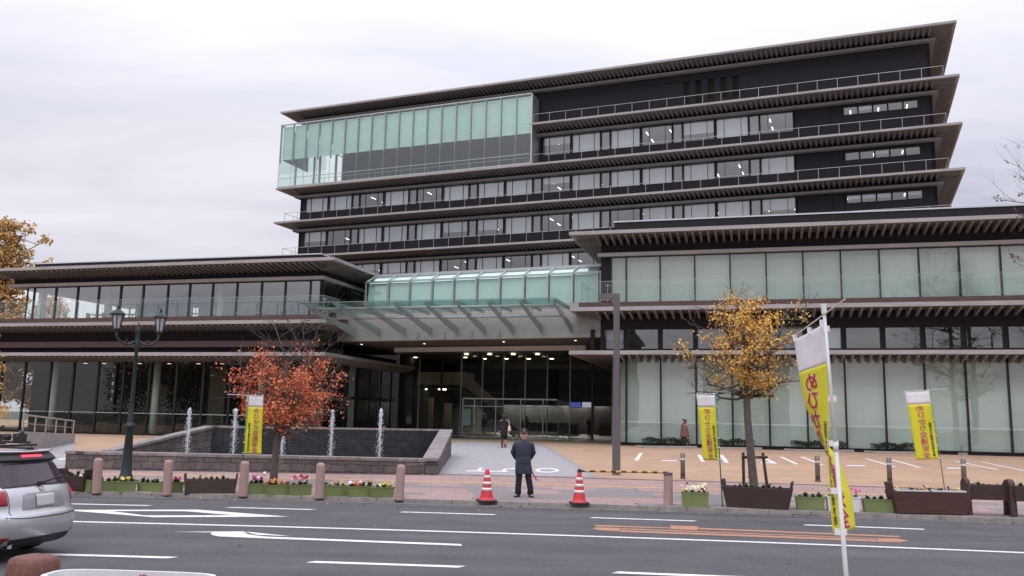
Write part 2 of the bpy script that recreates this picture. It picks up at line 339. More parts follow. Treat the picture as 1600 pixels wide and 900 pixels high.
strip_sheet('plaza', 7.42, 24, M_SAND, n=12)
strip_sheet('plaza_upper', 24, 110, M_SAND, n=2)
b = MB()
for i in range(len(XS) - 1):
    x0, x1 = XS[i], XS[i + 1]
    f = lambda x, d: (x, kerb_y(x) + d, ground_z(x, kerb_y(x) + d) + .012)
    b.poly([f(x0, 7.28), f(x1, 7.28), f(x1, 7.44), f(x0, 7.44)])
tag(b.build('paving_edge', mat('edge_stone', (.20, .17, .165), .85, noise=.2)), kind='structure')
# yellow guide strip along the pavement (stops and starts)
def drape(name, quads, m, up=.004, n=6, kind='structure'):
    b = MB()
    for (A, B, C_, D) in quads:
        A, B, C_, D = [Vector(q) for q in (A, B, C_, D)]
        def fn(i, j):
            p = (A * (1 - i) + B * i) * (1 - j) + (D * (1 - i) + C_ * i) * j
            return (p.x, p.y, ground_z(p.x, p.y) + up)
        b.grid(fn, n, n)
    return tag(b.build(name, m, fix=False), kind=kind)
ks = [-12, -10.6, -9, -7.6, -6.1, -4.6, -3, -1.5, 0, 1.5, 3, 4.5, 6, 8, 10, 13]
qs = []
for x0, x1 in zip(ks, ks[1:]): qs.append(tuple((x, kerb_y(x) + d, 0) for x, d in ((x0, 4.55), (x1, 4.55), (x1, 4.80), (x0, 4.80))))
drape('guide_strip', qs, M_YEL, n=2)
# grey paved driveway
A, B, C_, D = gp(684, 742), gp(924, 745), gp(838, 694.5), gp(712, 690)
drape('driveway', [(A, B, C_, D)], M_DRIVE, .006, 26)
E_, F_ = gp(838, 694.5), gp(846, 694.6); G_ = gp(934, 745.5)
drape('driveway_border', [(B, G_, F_, C_)], mat('border_stone', (.27, .25, .25), .85, noise=.15, nscale=8), .007, 20)
# dark porch floor before the doors
a = WF.w(-27, 56.0); b_ = WF.w(-7.6, 56.0); c_ = WF.w(-7.6, 78); d_ = WF.w(-27, 78)
drape('porch_floor', [(a, b_, c_, d_)], mat('porch_stone', (.055, .052, .05), .35, noise=.25, nscale=3), .012, 3)
drape('ramp_road', [(gp(60, 735), gp(103, 733), gp(120, 686), gp(86, 686))], mat('ramp_asphalt', (.30, .29, .29), .9, noise=.1, nscale=2), .006, 8)

def marks(name, polys, m, up=.004, label=None):
    b = MB()
    for P in polys: b.poly([gp(x, y, up) for x, y in P])
    return tag(b.build(name, m, fix=False), kind='structure')
lines = []
def dash(x0, y0, x1, y1, h):               # painted line: pixel centre line and pixel half height
    lines.append([(x0, y0 - h), (x1, y1 - h), (x1 - 8, y1 + h), (x0 - 8, y0 + h)])
def band(d, wd, x0, x1, n=24):             # continuous line following the bend
    b = MB(); xs = [x0 + (x1 - x0) * k / n for k in range(n + 1)]
    vs = [(x, kerb_y(x) + dd, .004) for dd in (d - wd / 2, d + wd / 2) for x in xs]
    k = n + 1; b.add(vs, [(i, i + 1, k + i + 1, k + i) for i in range(n)]); return b
tag(band(-5.0, .15, -60, 60, 60).build('lane_line', M_PAINT, fix=False), kind='structure')
def dashes(d, wd, spans):
    for a, c in spans:
        n = 6; xs = [a + (c - a) * k / n for k in range(n + 1)]
        vs = [(x, kerb_y(x) + d - wd / 2, .004) for x in xs] + [(x + .1, kerb_y(x) + d + wd / 2, .004) for x in xs]
        yield vs, [(i, i + 1, n + 2 + i, n + 1 + i) for i in range(n)]
b = MB()
for v, f in dashes(-8.6, .15, [(gp(90, 856).x, gp(288, 862).x), (gp(488, 872).x, gp(718, 881).x), (gp(953, 892).x, gp(1290, 906).x), (-12.5, -10.4), (8.2, 10.4)]): b.add(v, f)
tag(b.build('lane_dashes', M_PAINT, fix=False), kind='structure')
b = MB()
for v, f in dashes(-2.05, .14, [(gp(-160, 780).x, gp(-50, 783).x), (gp(100, 787).x, gp(233, 789.5).x), (gp(352, 793).x, gp(487, 796).x), (gp(622, 801).x, gp(770, 804.5).x), (gp(921, 810).x, gp(1084, 815).x), (gp(1255, 821).x, gp(1443, 828).x), (12.2, 14.4)]): b.add(v, f)
tag(b.build('edge_dashes', M_PAINT, fix=False), kind='structure')
S = 3.2
def s2(pts, ox=0, oy=760): return [(x / S + ox, y / S + oy) for x, y in pts]
# the elongated diamond before a crossing, as a ring of four strokes
marks('diamond_marking', [s2([(300, 118), (380, 118), (990, 117), (925, 125), (555, 124)]), s2([(990, 117), (1442, 152), (1170, 145), (925, 125)]),
      s2([(1442, 152), (770, 155), (725, 146), (1170, 145)]), s2([(770, 155), (300, 118), (555, 124), (725, 146)])], M_PAINT)
marks('turn_arrow_marking', [s2([(855, 228), (1215, 226), (1455, 250), (1240, 241), (1235, 240), (1330, 252), (2305, 289), (2310, 298), (1600, 271), (1330, 261), (1095, 251), (1065, 245), (1052, 237), (1062, 231)])], M_PAINT)
S = 2.963
o9 = lambda pts: s2(pts, 900, 810)
marks('orange_marking', [o9([(90, 31), (440, 43), (440, 47), (90, 38)]), o9([(438, 33), (566, 38), (562, 56), (438, 50)]), o9([(566, 44), (1498, 82), (1500, 88), (566, 51)]),
      o9([(75, 48), (95, 42), (200, 45), (205, 60), (110, 56)]), o9([(205, 46), (1400, 93), (1400, 96), (205, 51)]), o9([(205, 55), (1390, 99), (1390, 108), (205, 63)]), o9([(1400, 93), (1480, 94), (1545, 104), (1500, 111), (1390, 108)])], M_OPAINT)
b = MB()
def letter(strokes, ox): 
    for P in strokes: b.poly([gp(x, y, .012) for x, y in P])
# OUT, read from the building side
letter([[(729, 737), (794, 738), (794, 736.6), (729, 735.6)], [(745, 736), (751.5, 736), (754.5, 731.5), (749, 731.5)]], 0)
letter([[(783, 737.6), (790, 737.6), (791, 734), (785, 734)], [(785, 734.2), (791, 734.2), (796, 732.2), (788, 732.6)], [(788, 732.6), (796, 733.4), (826, 734), (826, 732.2), (800, 731.8)], [(823, 738), (829, 738), (829, 733.2), (823, 733.2)]], 0)
ro = [(855 + 19 * math.cos(a), 735.3 + 3.7 * math.sin(a)) for a in [2 * math.pi * k / 20 for k in range(20)]]
ri = [(855 + 13 * math.cos(a), 735.3 + 2.2 * math.sin(a)) for a in [2 * math.pi * k / 20 for k in range(20)]]
for k in range(20): b.poly([gp(*q, .012) for q in (ro[k], ro[(k + 1) % 20], ri[(k + 1) % 20], ri[k])])
tag(b.build('driveway_lettering', M_PAINT, fix=False), kind='structure')
pk = []
for x0, y0, x1, y1, wd in ((994, 720, 1002, 708, 6), (1092, 711, 1099, 722, 6), (1126, 711, 1136, 723.5, 7), (1190, 714, 1212, 725, 7), (1220, 714, 1246, 726, 6), (1252, 714, 1285, 727, 6), (1353, 717, 1398, 730, 6), (1390, 718, 1438, 731, 6), (1494, 721, 1558, 734.5, 6), (1534, 722, 1600, 736, 5.5)):
    pk.append([(x0 - wd / 2, y0), (x0 + wd / 2, y0), (x1 + wd / 2, y1), (x1 - wd / 2, y1)])
for x0, x1, y in ((1034, 1058, 720.3), (1188, 1210, 723.5), (1323, 1352, 728), (1480, 1504, 732)): pk.append([(x0, y - 1), (x1, y - .6), (x1, y + 1), (x0, y + .6)])
pk.append([(92, 717), (104, 716), (104, 718), (90, 719)])
marks('parking_lines', pk, M_PAINT, .01)
# ================================================================== buildings
class Bld:
    def __init__(s, name, frame, u, v, z, label, cat='building'):
        s.fr = frame; s.P = frame.w(u, v, z); s.root = empty(name, s.P, 0, label, cat)
        s.M = Matrix.Translation(-s.P) @ Matrix.Rotation(frame.a, 4, 'Z')
    def mb(s): b = MB(); b.M = s.M; return b
    def boxes(s, name, m, lst, parent=None, bevel=0):
        b = s.mb()
        for x in lst: b.box(*x)
        return b.build(name, m, parent or s.root, bevel=bevel)
    def place(s, o, u, v, z, parent=None, rz=0):
        o.parent = parent or s.root; o.location = s.M @ Vector((u, v, z)); o.rotation_euler = (0, 0, s.fr.a + rz); return o
_wm = {}; tilt = random.Random(99)
def mesh_of(key, fn):
    if key not in _wm:
        nm, mt, b = fn(); o = b.build(nm, mt); _wm[key] = o.data; bpy.data.objects.remove(o)
    return _wm[key]
def window(w, h, splits=(), gm=None, fw=.05, blind=None, bfrac=1., bdist=.14, name='window', depth=.10, transom=()):
    def fr():
        b = MB()
        b.box(0, w, -depth, .02, 0, fw); b.box(0, w, -depth, .02, h - fw, h)
        b.box(0, fw, -depth, .02, fw, h - fw); b.box(w - fw, w, -depth, .02, fw, h - fw)
        for s in splits: b.box(s * w - fw * .4, s * w + fw * .4, -depth + .01, .01, fw, h - fw)
        for s in transom: b.box(fw, w - fw, -depth + .02, .0, s * h - .02, s * h + .02)
        return 'window_frame', M_FRAME, b
    def gl():
        b = MB(); b.poly([(fw, -.03, fw), (w - fw, -.03, fw), (w - fw, -.03, h - fw), (fw, -.03, h - fw)]); return 'pane', gm, b
    o = bpy.data.objects.new(name, mesh_of(('f', w, h, splits, fw, depth, transom), fr)); COL.objects.link(o)
    p = bpy.data.objects.new('pane', mesh_of(('g', w, h, fw, gm.name), gl)); COL.objects.link(p); p.parent = o; p.rotation_euler = (R(tilt.uniform(-.12, .12)), 0, R(tilt.uniform(-.12, .12)))
    if blind:
        def bl():
            b = MB(); n = max(1, int(w / .9))
            b.box(fw + .01, w - fw - .01, bdist, bdist + .012, h * (1 - bfrac) + fw, h - fw * .5); return 'blind', blind, b
        q = bpy.data.objects.new('blind', mesh_of(('b', w, h, round(bfrac, 2), blind.name, bdist), bl)); COL.objects.link(q); q.parent = o
    return o
def ribs(b, u0, u1, v0, v1, z, pitch, wd=.085, d0=.05, d1=.22, mi=1):
    n = int((u1 - u0) / pitch)
    for k in range(n + 1):
        u = u0 + (u1 - u0) * k / n
        b.hexa([(u - wd / 2, v0, z - d0), (u + wd / 2, v0, z - d0), (u + wd / 2, v1, z - d1), (u - wd / 2, v1, z - d1),
                (u - wd / 2, v0, z - .001), (u + wd / 2, v0, z - .001), (u + wd / 2, v1, z - .001), (u - wd / 2, v1, z - .001)], mi)
def ribs_side(b, v0, v1, ua, ub, z, pitch, wd=.085, d0=.05, d1=.22, mi=1):   # ua: outer edge, ub: at the wall
    n = int((v1 - v0) / pitch)
    for k in range(n + 1):
        v = v0 + (v1 - v0) * k / n
        b.hexa([(ua, v - wd / 2, z - d0), (ub, v - wd / 2, z - d1), (ub, v + wd / 2, z - d1), (ua, v + wd / 2, z - d0),
                (ua, v - wd / 2, z - .001), (ub, v - wd / 2, z - .001), (ub, v + wd / 2, z - .001), (ua, v + wd / 2, z - .001)], mi)
def eave(bd, name, u0, u1, v0, v1, zt, th, wu0, wu1, wv, pitch, left=True, right=True, lip=.0, d1=.26, wd=.085, d0=.05):
    b = bd.mb(); b.box(u0, u1, v0, v1, zt - th, zt, 0)
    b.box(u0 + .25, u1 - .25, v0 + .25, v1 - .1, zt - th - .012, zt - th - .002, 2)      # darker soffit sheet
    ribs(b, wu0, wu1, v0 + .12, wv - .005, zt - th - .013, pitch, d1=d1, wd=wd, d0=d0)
    if left: ribs_side(b, wv, v1 - .3, u0 + .12, wu0 - .005, zt - th - .013, pitch, d1=d1, wd=wd, d0=d0)
    if right: ribs_side(b, wv, v1 - .3, u1 - .12, wu1 + .005, zt - th - .013, pitch, d1=d1, wd=wd, d0=d0)
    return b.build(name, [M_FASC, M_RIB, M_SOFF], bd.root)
def balustrade(bd, name, pts, z0, h, pitch=1.55):      # glass balustrade along a polyline: panels, posts, handrail
    g = bd.mb(); st = bd.mb()
    for (a, c) in zip(pts, pts[1:]):
        a, c = Vector((*a, 0)), Vector((*c, 0)); n = max(1, round((c - a).length / pitch)); d = (c - a) / n
        nrm = Vector((-d.y, d.x, 0)).normalized()
        for k in range(n):
            p, q = a + d * k, a + d * (k + 1); e = d.normalized() * .012
            g.prism([(p + e) + Vector((0, 0, z0 + .06)), (q - e) + Vector((0, 0, z0 + .06)), (q - e) + nrm * .012 + Vector((0, 0, z0 + .06)), (p + e) + nrm * .012 + Vector((0, 0, z0 + .06))],
                    [(p + e) + Vector((0, 0, z0 + h)), (q - e) + Vector((0, 0, z0 + h)), (q - e) + nrm * .012 + Vector((0, 0, z0 + h)), (p + e) + nrm * .012 + Vector((0, 0, z0 + h))])
        for k in range(n + 1):
            p = a + d * k + nrm * .06
            st.bar(p + Vector((0, 0, z0)), p + Vector((0, 0, z0 + h * .93)), .022, .045)
            for zz in (.18, .82): st.bar(p + Vector((0, 0, z0 + h * zz)) - d.normalized() * .13, p + Vector((0, 0, z0 + h * zz)) + d.normalized() * .13, .03, .03)
        st.bar(a + Vector((0, 0, z0 + h + .012)), c + Vector((0, 0, z0 + h + .012)), .035, .022)
    o = g.build(name, M_BALU, bd.root, fix=False)
    st.build('balustrade_post', M_STEEL, o); return o

# ------------------------------------------------------------------ right low wing
C = 49.08; UR = 24.0; VB = 63.
rw = Bld('low_wing', WF, -8.54, C, .65, 'dark two-tier low wing with pale green blinds, on the right behind the parking area')
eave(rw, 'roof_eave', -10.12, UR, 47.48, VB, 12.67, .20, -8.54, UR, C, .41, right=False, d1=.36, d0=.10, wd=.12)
pu = WF.at(960, 346, C + 1.1)
b = rw.mb(); b.box(pu.x, UR, C + 1.1, VB, 12.67, 13.72); b.cm = 1; b.box(pu.x - .05, UR, C + 1.04, VB, 13.72, 13.80)
b.build('parapet', [M_DARK, mat('parapet_cap', (.5, .5, .53), .5)], rw.root)
rw.boxes('wall', M_DARK, [(-8.54, UR, C, VB, 11.62, 12.46), (-8.54, UR, C, VB, 7.20, 8.10), (-8.54, UR, C, C + .3, 5.87, 6.05), (-8.54, -8.34, C, VB, 6.05, 7.2),
                          (-8.54, -8.2, C + .02, VB, 8.62, 11.42), (-7.75, -7.5, C + .01, VB, .65, 5.65), (-7.5, UR, C + .01, C + .2, .65, .80), (-8.2, -7.95, C + .03, C + .2, 8.62, 11.42)])
b = rw.mb(); b.box(-8.70, UR, C - .32, VB, 11.42, 11.62); b.build('lintel_band', M_FASC, rw.root)
eave(rw, 'terrace_slab', -10.06, UR, 47.58, VB, 8.32, .22, -8.54, UR, C, .46, right=False, d1=.34, d0=.10, wd=.12)
rw.boxes('terrace_curb', M_BROWN, [(-9.60, UR, 47.9, C - .3, 8.32, 8.62), (-9.60, -9.3, C - .3, C + 4, 8.32, 8.62)])
rw.boxes('terrace_floor', mat('terrace_deck', (.2, .19, .18), .8, noise=.1), [(-9.3, UR, C - .3, VB, 8.33, 8.60)])
balustrade(rw, 'balustrade', [(-9.5, 54.0), (-9.5, 48.05), (UR, 48.05)], 8.62, 1.2)
eave(rw, 'ledge_slab', -10.07, UR, 47.58, VB, 5.87, .22, -7.6, UR, C, .44, right=False, left=False, d1=.34, d0=.10, wd=.12)
rw.boxes('inner_wall', M_INT, [(-8.3, UR, C + 2.6, C + 2.8, .66, 8.1), (-8.3, UR, C + 2.6, C + 2.8, 8.62, 11.6)])
rw.boxes('inner_floor', M_INT, [(-7.7, UR, C + .25, C + 2.6, .68, .74), (-8.3, UR, C + .3, C + 2.6, 5.9, 6.0)])
PT = 1.94; U0 = -7.07
k = -1
while U0 + PT * k < 16:
    u = U0 + PT * k
    wd = PT; uu = u
    if k == -1: uu = -7.95; wd = U0 - uu
    rw.place(window(wd, 2.80, (), M_WING, .035, M_BLINDG), uu, C + .06, 8.62)
    if k == -1: rw.place(window(.42, 4.55, (), M_WING, .04, M_BLINDG), -7.49, C + .06, .80)
    else: rw.place(window(wd, 4.84, (), M_WING, .04, M_BLINDG), u, C + .06, .80)
    if k >= 0:
        fm = random.Random(k).random()
        rw.place(window(PT - .22, 1.15, (), M_WIN, .03, M_BLIND if k in (5,) else None, 1), u + .11 - (.0 if k else .0), C + .05, 6.05)
    else: rw.place(window(1.1, 1.15, (), M_WIN, .03, M_BLIND, 1), -8.28, C + .05, 6.05)
    k += 1
b = rw.mb()
k = -1
while U0 + PT * k < 16:
    rw.boxes('window_pier', M_DARK, [(U0 + PT * k - .11, U0 + PT * k + .11, C, C + .3, 6.05, 7.2)]); k += 1
def dots(bd, u0, u1, v, z):
    if 'white_film' not in MATS:           # a clear film with a row of white ticks
        m = mat('white_film', (.75, .77, .76), .6); t = m.node_tree; tcn = t.nodes.new('ShaderNodeTexCoord'); sx = t.nodes.new('ShaderNodeSeparateXYZ'); t.links.new(tcn.outputs['UV'], sx.inputs[0])
        fr = vmath(t, 'FRACT', vmath(t, 'MULTIPLY', sx.outputs[0], 1 / .105)); a = vmath(t, 'LESS_THAN', fr, .42); t.links.new(vmath(t, 'MULTIPLY', a, .8), t.nodes['Principled BSDF'].inputs['Alpha'])
    b = bd.mb(); b.poly([(u0, v, z), (u1, v, z), (u1, v, z + .06), (u0, v, z + .06)]); o = b.build('safety_film', MATS['white_film'], bd.root, fix=False)
    uv = o.data.uv_layers.new(name='UVMap')
    for i, c in enumerate(((0, 0), (u1 - u0, 0), (u1 - u0, .06), (0, .06))): uv.data[i].uv = c
dots(rw, -7.4, 15, C - .0, 1.95)

# ------------------------------------------------------------------ left low wing
lw = Bld('low_wing', WF, -52, C, .45, 'dark two-tier low wing with clear glazed floors, on the left behind the fountain')
LU0, LU1 = -50.85, -26.5
eave(lw, 'roof_eave', -52.3, -24.9, 47.48, 62, 11.68, .20, LU0, LU1, C, .41, d1=.36, d0=.10, wd=.12)
p0 = WF.at(55, 412, C + 1.1); p1 = WF.at(502, 398, C + 1.1)
b = lw.mb(); b.box(p0.x, p1.x, C + 1.1, 61, 11.68, 12.42); b.cm = 1; b.box(p0.x - .05, p1.x + .05, C + 1.04, 61, 12.42, 12.49)
b.build('parapet', [M_DARK, MATS['parapet_cap']], lw.root)
lw.boxes('wall', M_DARK, [(LU0, LU1, C, 61, 10.74, 11.47), (-55, LU1 + .2, C, 61, 6.62, 7.56), (-55, LU1 + .2, C + .02, 61, 5.88, 6.25), (-56, LU1, C + .01, C + .12, .30, .55)])
b = lw.mb(); b.box(LU0 - .15, LU1 + .3, C - .35, 61, 10.53, 10.74); b.build('lintel_band', M_FASC, lw.root)
eave(lw, 'terrace_slab', -62, -25.2, 47.55, 62, 7.82, .22, -55, LU1 + .2, C, .44, left=False, d1=.30, d0=.10, wd=.12)
lw.boxes('terrace_curb', M_BROWN, [(-62, -25.5, 47.8, C - .3, 7.82, 8.14), (-25.8, -25.5, C - .3, 60, 7.82, 8.14)])
lw.boxes('terrace_floor', MATS['terrace_deck'], [(-62, -25.8, C - .3, 61, 7.83, 8.10)])
balustrade(lw, 'balustrade', [(-58, 47.95), (-25.65, 47.95), (-25.65, 50)], 8.14, 1.2)
lw.boxes('brown_ledge', M_BROWN, [(-60, LU1 + .2, C - .45, C + .3, 6.23, 6.62)])
eave(lw, 'ledge_slab', -62, -25.2, 47.55, 62, 5.80, .22, -56, LU1 + .2, C, .44, left=False, d1=.30, d0=.10, wd=.12)
mu = [WF.at(x, 470, C).x for x in (41, 52, 86, 120, 153, 187.5, 222.5, 261, 295, 331, 369, 407.5, 444.5, 484, 500)]
for a, c in zip(mu, mu[1:]): lw.place(window(round(c - a, 2), 2.39, (), M_WINGC, .06 if c - a > 1 else .04), a, C + .08, 8.14)
mg = [WF.at(x, 600, C).x for x in (-75, -35, 1, 37, 77, 113, 152, 192, 233, 275, 317, 359, 400, 441, 480, 503)]
for a, c in zip(mg, mg[1:]): lw.place(window(round(c - a, 2), 5.05, (), M_DARKG, .075, transom=()), a, C + .08, .50)
dots(lw, -52, -27, C - .02, 1.85)
# return side towards the entrance
b = lw.mb()
for v in np.arange(C + .2, 61, 1.9): b.box(LU1 - .06, LU1 + .06, v - .04, v + .04, .5, 5.6); b.box(LU1 - .06, LU1 + .06, v - .04, v + .04, 8.14, 10.53)
b.bar((LU1 + .02, 50.5, 8.3), (LU1 + .02, 52.2, 10.5), .16); b.bar((LU1 + .02, 53.9, 8.3), (LU1 + .02, 52.4, 10.5), .16); b.bar((LU1 + .02, 55, 8.3), (LU1 + .02, 57, 10.5), .16)
b.box(LU1 + .02, LU1 + .14, C, 61, 3.1, 3.3)
b.build('side_mullion', M_FRAME, lw.root)
b = lw.mb(); b.poly([(LU1, C + .1, .5), (LU1, 61, .5), (LU1, 61, 5.6), (LU1, C + .1, 5.6)]); b.poly([(LU1, C + .1, 8.14), (LU1, 61, 8.14), (LU1, 61, 10.53), (LU1, C + .1, 10.53)])
b.build('side_glazing', M_DARKG, lw.root)
# pale posts seen under the return side
for i, px_ in enumerate((468, 495, 548)):
    q = WF.at(px_, 640, 52.0 + i * 1.2); b = lw.mb(); b.box(q.x - .18, q.x + .18, q.y - .1, q.y + .1, .45, 5.4); b.build('post', mat('pale_green_post', (.30, .34, .32), .6), lw.root)
# interiors
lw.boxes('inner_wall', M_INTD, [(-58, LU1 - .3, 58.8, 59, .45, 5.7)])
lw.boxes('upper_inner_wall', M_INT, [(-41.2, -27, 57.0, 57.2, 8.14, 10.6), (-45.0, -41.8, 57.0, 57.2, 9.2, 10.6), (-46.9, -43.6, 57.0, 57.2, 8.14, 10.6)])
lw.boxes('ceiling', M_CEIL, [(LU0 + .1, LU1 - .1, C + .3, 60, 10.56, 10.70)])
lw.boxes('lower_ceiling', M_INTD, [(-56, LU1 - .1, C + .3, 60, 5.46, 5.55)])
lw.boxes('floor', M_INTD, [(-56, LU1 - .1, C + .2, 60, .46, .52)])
lw.boxes('back_glazing_frame', M_FRAME, [(u - .05, u + .05, 60, 60.1, 8.14, 10.6) for u in (-50, -48.2, -46.4, -44.6)])
for x, yy, v in ((82, 630, 51.2), (243, 620, 51.0), (408, 620, 51.2)):
    q = WF.at(x, yy, v); b = lw.mb(); b.lathe([(.24, 0), (.24, 4.95)], (q.x, q.y, .5), 20); b.build('column', mat('white_column', (.78, .79, .77), .5, noise=.05), lw.root, smooth=True)
for x, v in ((66, 50.5), (345, 51.5), (170, 52)):
    q = WF.at(x, 470, v); b = lw.mb(); b.lathe([(.26, 0), (.26, 2.4)], (q.x, q.y, 8.14), 20); b.build('column', MATS['white_column'], lw.root, smooth=True)
for (x, y) in ((108, 460), (160, 480), (197, 457), (242, 456), (266, 465), (290, 455), (428, 458), (471, 456), (322, 482)):
    q = Vector((0, 0, CAM_H)) + ray(x, y) * ((10.55 - CAM_H) / ray(x, y).z); q = WF.l(q)
    b = lw.mb(); b.box(q.x - .11, q.x + .11, min(q.y, 56) - .11, min(q.y, 56) + .11, 10.54, 10.56); b.build('downlight', M_LAMP, lw.root)
for (x, y) in ((216, 597), (160, 597), (131, 595), (262, 597), (308, 598), (345, 598), (420, 600)):
    q = WF.at(x, y, 53.5); b = lw.mb(); b.box(q.x - .10, q.x + .10, 53.4, 53.6, 5.44, 5.46); b.build('downlight', emit('dim_lamp', (1, .75, .5), 2.5), lw.root)
pz = WF.at(339, 610, 53); lw.boxes('display_panel', mat('beige_panel', (.16, .14, .10), .8, noise=.25, nscale=.8), [(pz.x - .65, pz.x + .65, 53, 53.1, .55, 5.2), (pz.x - 7.1, pz.x - 5.6, 55, 55.1, .55, 4.0), (pz.x + 2.4, pz.x + 3.4, 55, 55.1, .55, 4.0)])
q = WF.at(360, 660, 52.6); b = lw.mb()
for i in range(3):
    for j in range(3): b.box(pz.x - .1 + i * .22, pz.x + .02 + i * .22, 52.9, 52.95, 1.2 + j * .28, 1.36 + j * .28)
b.build('wall_plaques', M_FRAME, lw.root)
tb = lw.mb()
for i in range(9):
    u = -47 + i * 2.1 + rnd.uniform(-.3, .3); tb.box(u, u + .9, 51.8, 52.5, 1.12, 1.18); tb.box(u + .4, u + .5, 52.1, 52.2, .5, 1.12)
    tb.box(u - .35, u + .02, 52.0, 52.4, .9, .95); tb.box(u - .35, u - .31, 52.0, 52.4, .95, 1.35)
tb.build('cafe_furniture', mat('cafe_wood', (.12, .07, .045), .6), lw.root)
tb = lw.mb()
for i in range(12):
    u = -46 + i * 1.6 + rnd.uniform(-.3, .3); tb.box(u, u + .8, 51.2, 51.8, 8.78, 8.83); tb.box(u + .36, u + .42, 51.5, 51.56, 8.14, 8.78); tb.box(u - .4, u, 51.3, 51.7, 8.55, 8.6); tb.box(u - .4, u - .36, 51.3, 51.7, 8.6, 8.95)
tb.build('terrace_furniture', mat('dark_chair', (.03, .03, .03), .5), lw.root)

# ------------------------------------------------------------------ office tower
V, VW, TU0, TU1 = 78.96, 81.0, -61.3, 8.87
WU0, WU1, TVB = -59.25, 6.82, 97.
tw = Bld('office_tower', TF, WU0, VW, .65, 'tall dark office tower with long thin eaves and a green glass corner box')
FL = [36.72, 31.87, 27.60, 23.63, 19.55, 15.5]
for i, z in enumerate(FL[:5]):
    u0 = -30.25 if i == 1 else TU0
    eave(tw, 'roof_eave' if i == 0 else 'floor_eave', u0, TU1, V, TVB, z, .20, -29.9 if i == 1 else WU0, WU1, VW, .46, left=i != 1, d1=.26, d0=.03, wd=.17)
    a0 = -29.9 if i == 1 else WU0
    b = tw.mb(); b.box(a0 - .2, WU1 + .5, VW - .55, VW, z - .92, z - .70); b.box(WU1, WU1 + .5, VW, TVB - 2, z - .92, z - .70)
    if i != 1: b.box(WU0 - .5, WU0, VW - .55, TVB - 2, z - .92, z - .70)
    b.build('lintel_band', M_CONC, tw.root)
    w_ = [(a0, WU1, VW, TVB - 1, z - .95, z - .2)] if i else [(WU0, WU1, VW, TVB - 1, z - 1.7, z - .2)]
    tw.boxes('wall', M_DARK, w_)
lowz = .65
ww = [(-29.9, WU1, VW + .25, VW + .5, 31.87, 35.1), (WU1 - .3, WU1, VW, TVB - 1, lowz, 35.1), (WU0, WU0 + .3, VW, TVB - 1, lowz, 27.0)]
# blank front wall pieces around the slots on the top floor
ss = [TF.at(x, 140, VW).x for x in (1068, 1077, 1087, 1096, 1106, 1115.5, 1126, 1135.5, 1145, 1155)]
e = [-29.9] + ss + [WU1]
for i in range(0, len(e) - 1, 2): ww.append((e[i], e[i + 1], VW, VW + .25, 31.87, 35.1))
ww.append((e[5], e[10], VW + .12, VW + .2, 31.87, 33.0))
for x in ww: tw.boxes('blank_wall', M_DARK, [x])
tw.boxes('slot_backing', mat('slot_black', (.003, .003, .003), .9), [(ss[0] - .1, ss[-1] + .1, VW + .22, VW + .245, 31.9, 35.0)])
tw.boxes('party_wall', M_DARK, [(-30.05, -29.92, VW + .5, 90, 27.65, 35)])
MOD = 7.24; US = -29.56
def tower_floor(zs, zf, u_from, k0, k1, hidden=False):
    zt, zb = zs - .92, zf + 1.30
    h = round(zt - zb, 2); r2 = random.Random(int(zs * 10))
    solid = [(u_from, WU1, VW, VW + .3, zf, zb)]
    for k in range(k0, k1):
        u = US + MOD * k
        for o_, wd, sp in ((0, 2.98, (.24, .77)), (3.17, 2.98, (.25, .78)), (6.27, .86, ())):
            if u + o_ > -7 and o_ > 0: continue
            x = r2.random()
            bl = None
            if sp:
                if x < .58: bl, fr = M_BLIND, 1.
                elif x < .74: bl, fr = M_BLIND, r2.choice((.45, .65))
                tw.place(window(wd, h, sp, M_WIN, .05, bl, fr if bl else 1.), u + o_, VW + .08, zb)
            else:
                tw.place(window(wd, h, (), M_WIN, .04, mat('smoked_panel', (.10, .10, .115), .5), 1.), u + o_, VW + .08, zb)
        solid += [(u + 2.98, u + 3.17, VW, VW + .3, zb, zt), (u + 6.15, u + 6.27, VW, VW + .3, zb, zt), (u + 7.13, u + MOD, VW, VW + .3, zb, zt)]
    u_end = US + MOD * (k1 - 1) + 2.98
    if u_end > -8:
        sx = [-.55 + 1.24 * q for q in range(6)]
        solid.append((u_end, sx[0], VW, VW + .3, zb, zt)); solid.append((sx[5], WU1, VW, VW + .3, zb, zt)); solid.append((sx[0], sx[5], VW, VW + .3, zb, zt - 1.02)); solid.append((sx[0], sx[5], VW, VW + .3, zt - .28, zt))
        for q in range(5):
            solid.append((sx[q] - .0, sx[q] + .08, VW, VW + .3, zt - 1.02, zt - .28))
            tw.place(window(1.16, .74, (), M_WIN, .03, M_BLIND if r2.random() < .4 else None, .5), sx[q] + .08, VW + .08, zt - 1.02)
    if u_from < US - 1: solid.append((u_from, US + MOD * k0, VW, VW + .3, zb, zt))
    tw.boxes('spandrel', M_DARK, solid)
    tw.boxes('office_ceiling', M_CEIL, [(u_from + .3, WU1 - .4, VW + .32, 88, zs - .975, zs - .955)])
    us = u_from + 1.2
    while us < WU1 - 1:
        for v in (82.6, 85.0):
            if r2.random() < .62:
                b = tw.mb(); b.box(us - .045, us + .045, v, v + 1.0, zs - 1.0, zs - .976); b.build('ceiling_light', M_LAMP, tw.root)
        us += 2.4
tower_floor(FL[1], FL[2], -29.9, 0, 4)
tower_floor(FL[2], FL[3], WU0, -4, 4)
tower_floor(FL[3], FL[4], WU0, -4, 4)
tower_floor(FL[4], FL[5], WU0, -4, 1)
tw.boxes('lower_front', M_DARK, [(US + MOD + .1, WU1, VW, VW + .3, .65, FL[4] - .9), (WU0, WU1, VW, VW + .3, .65, FL[5] - .0)])
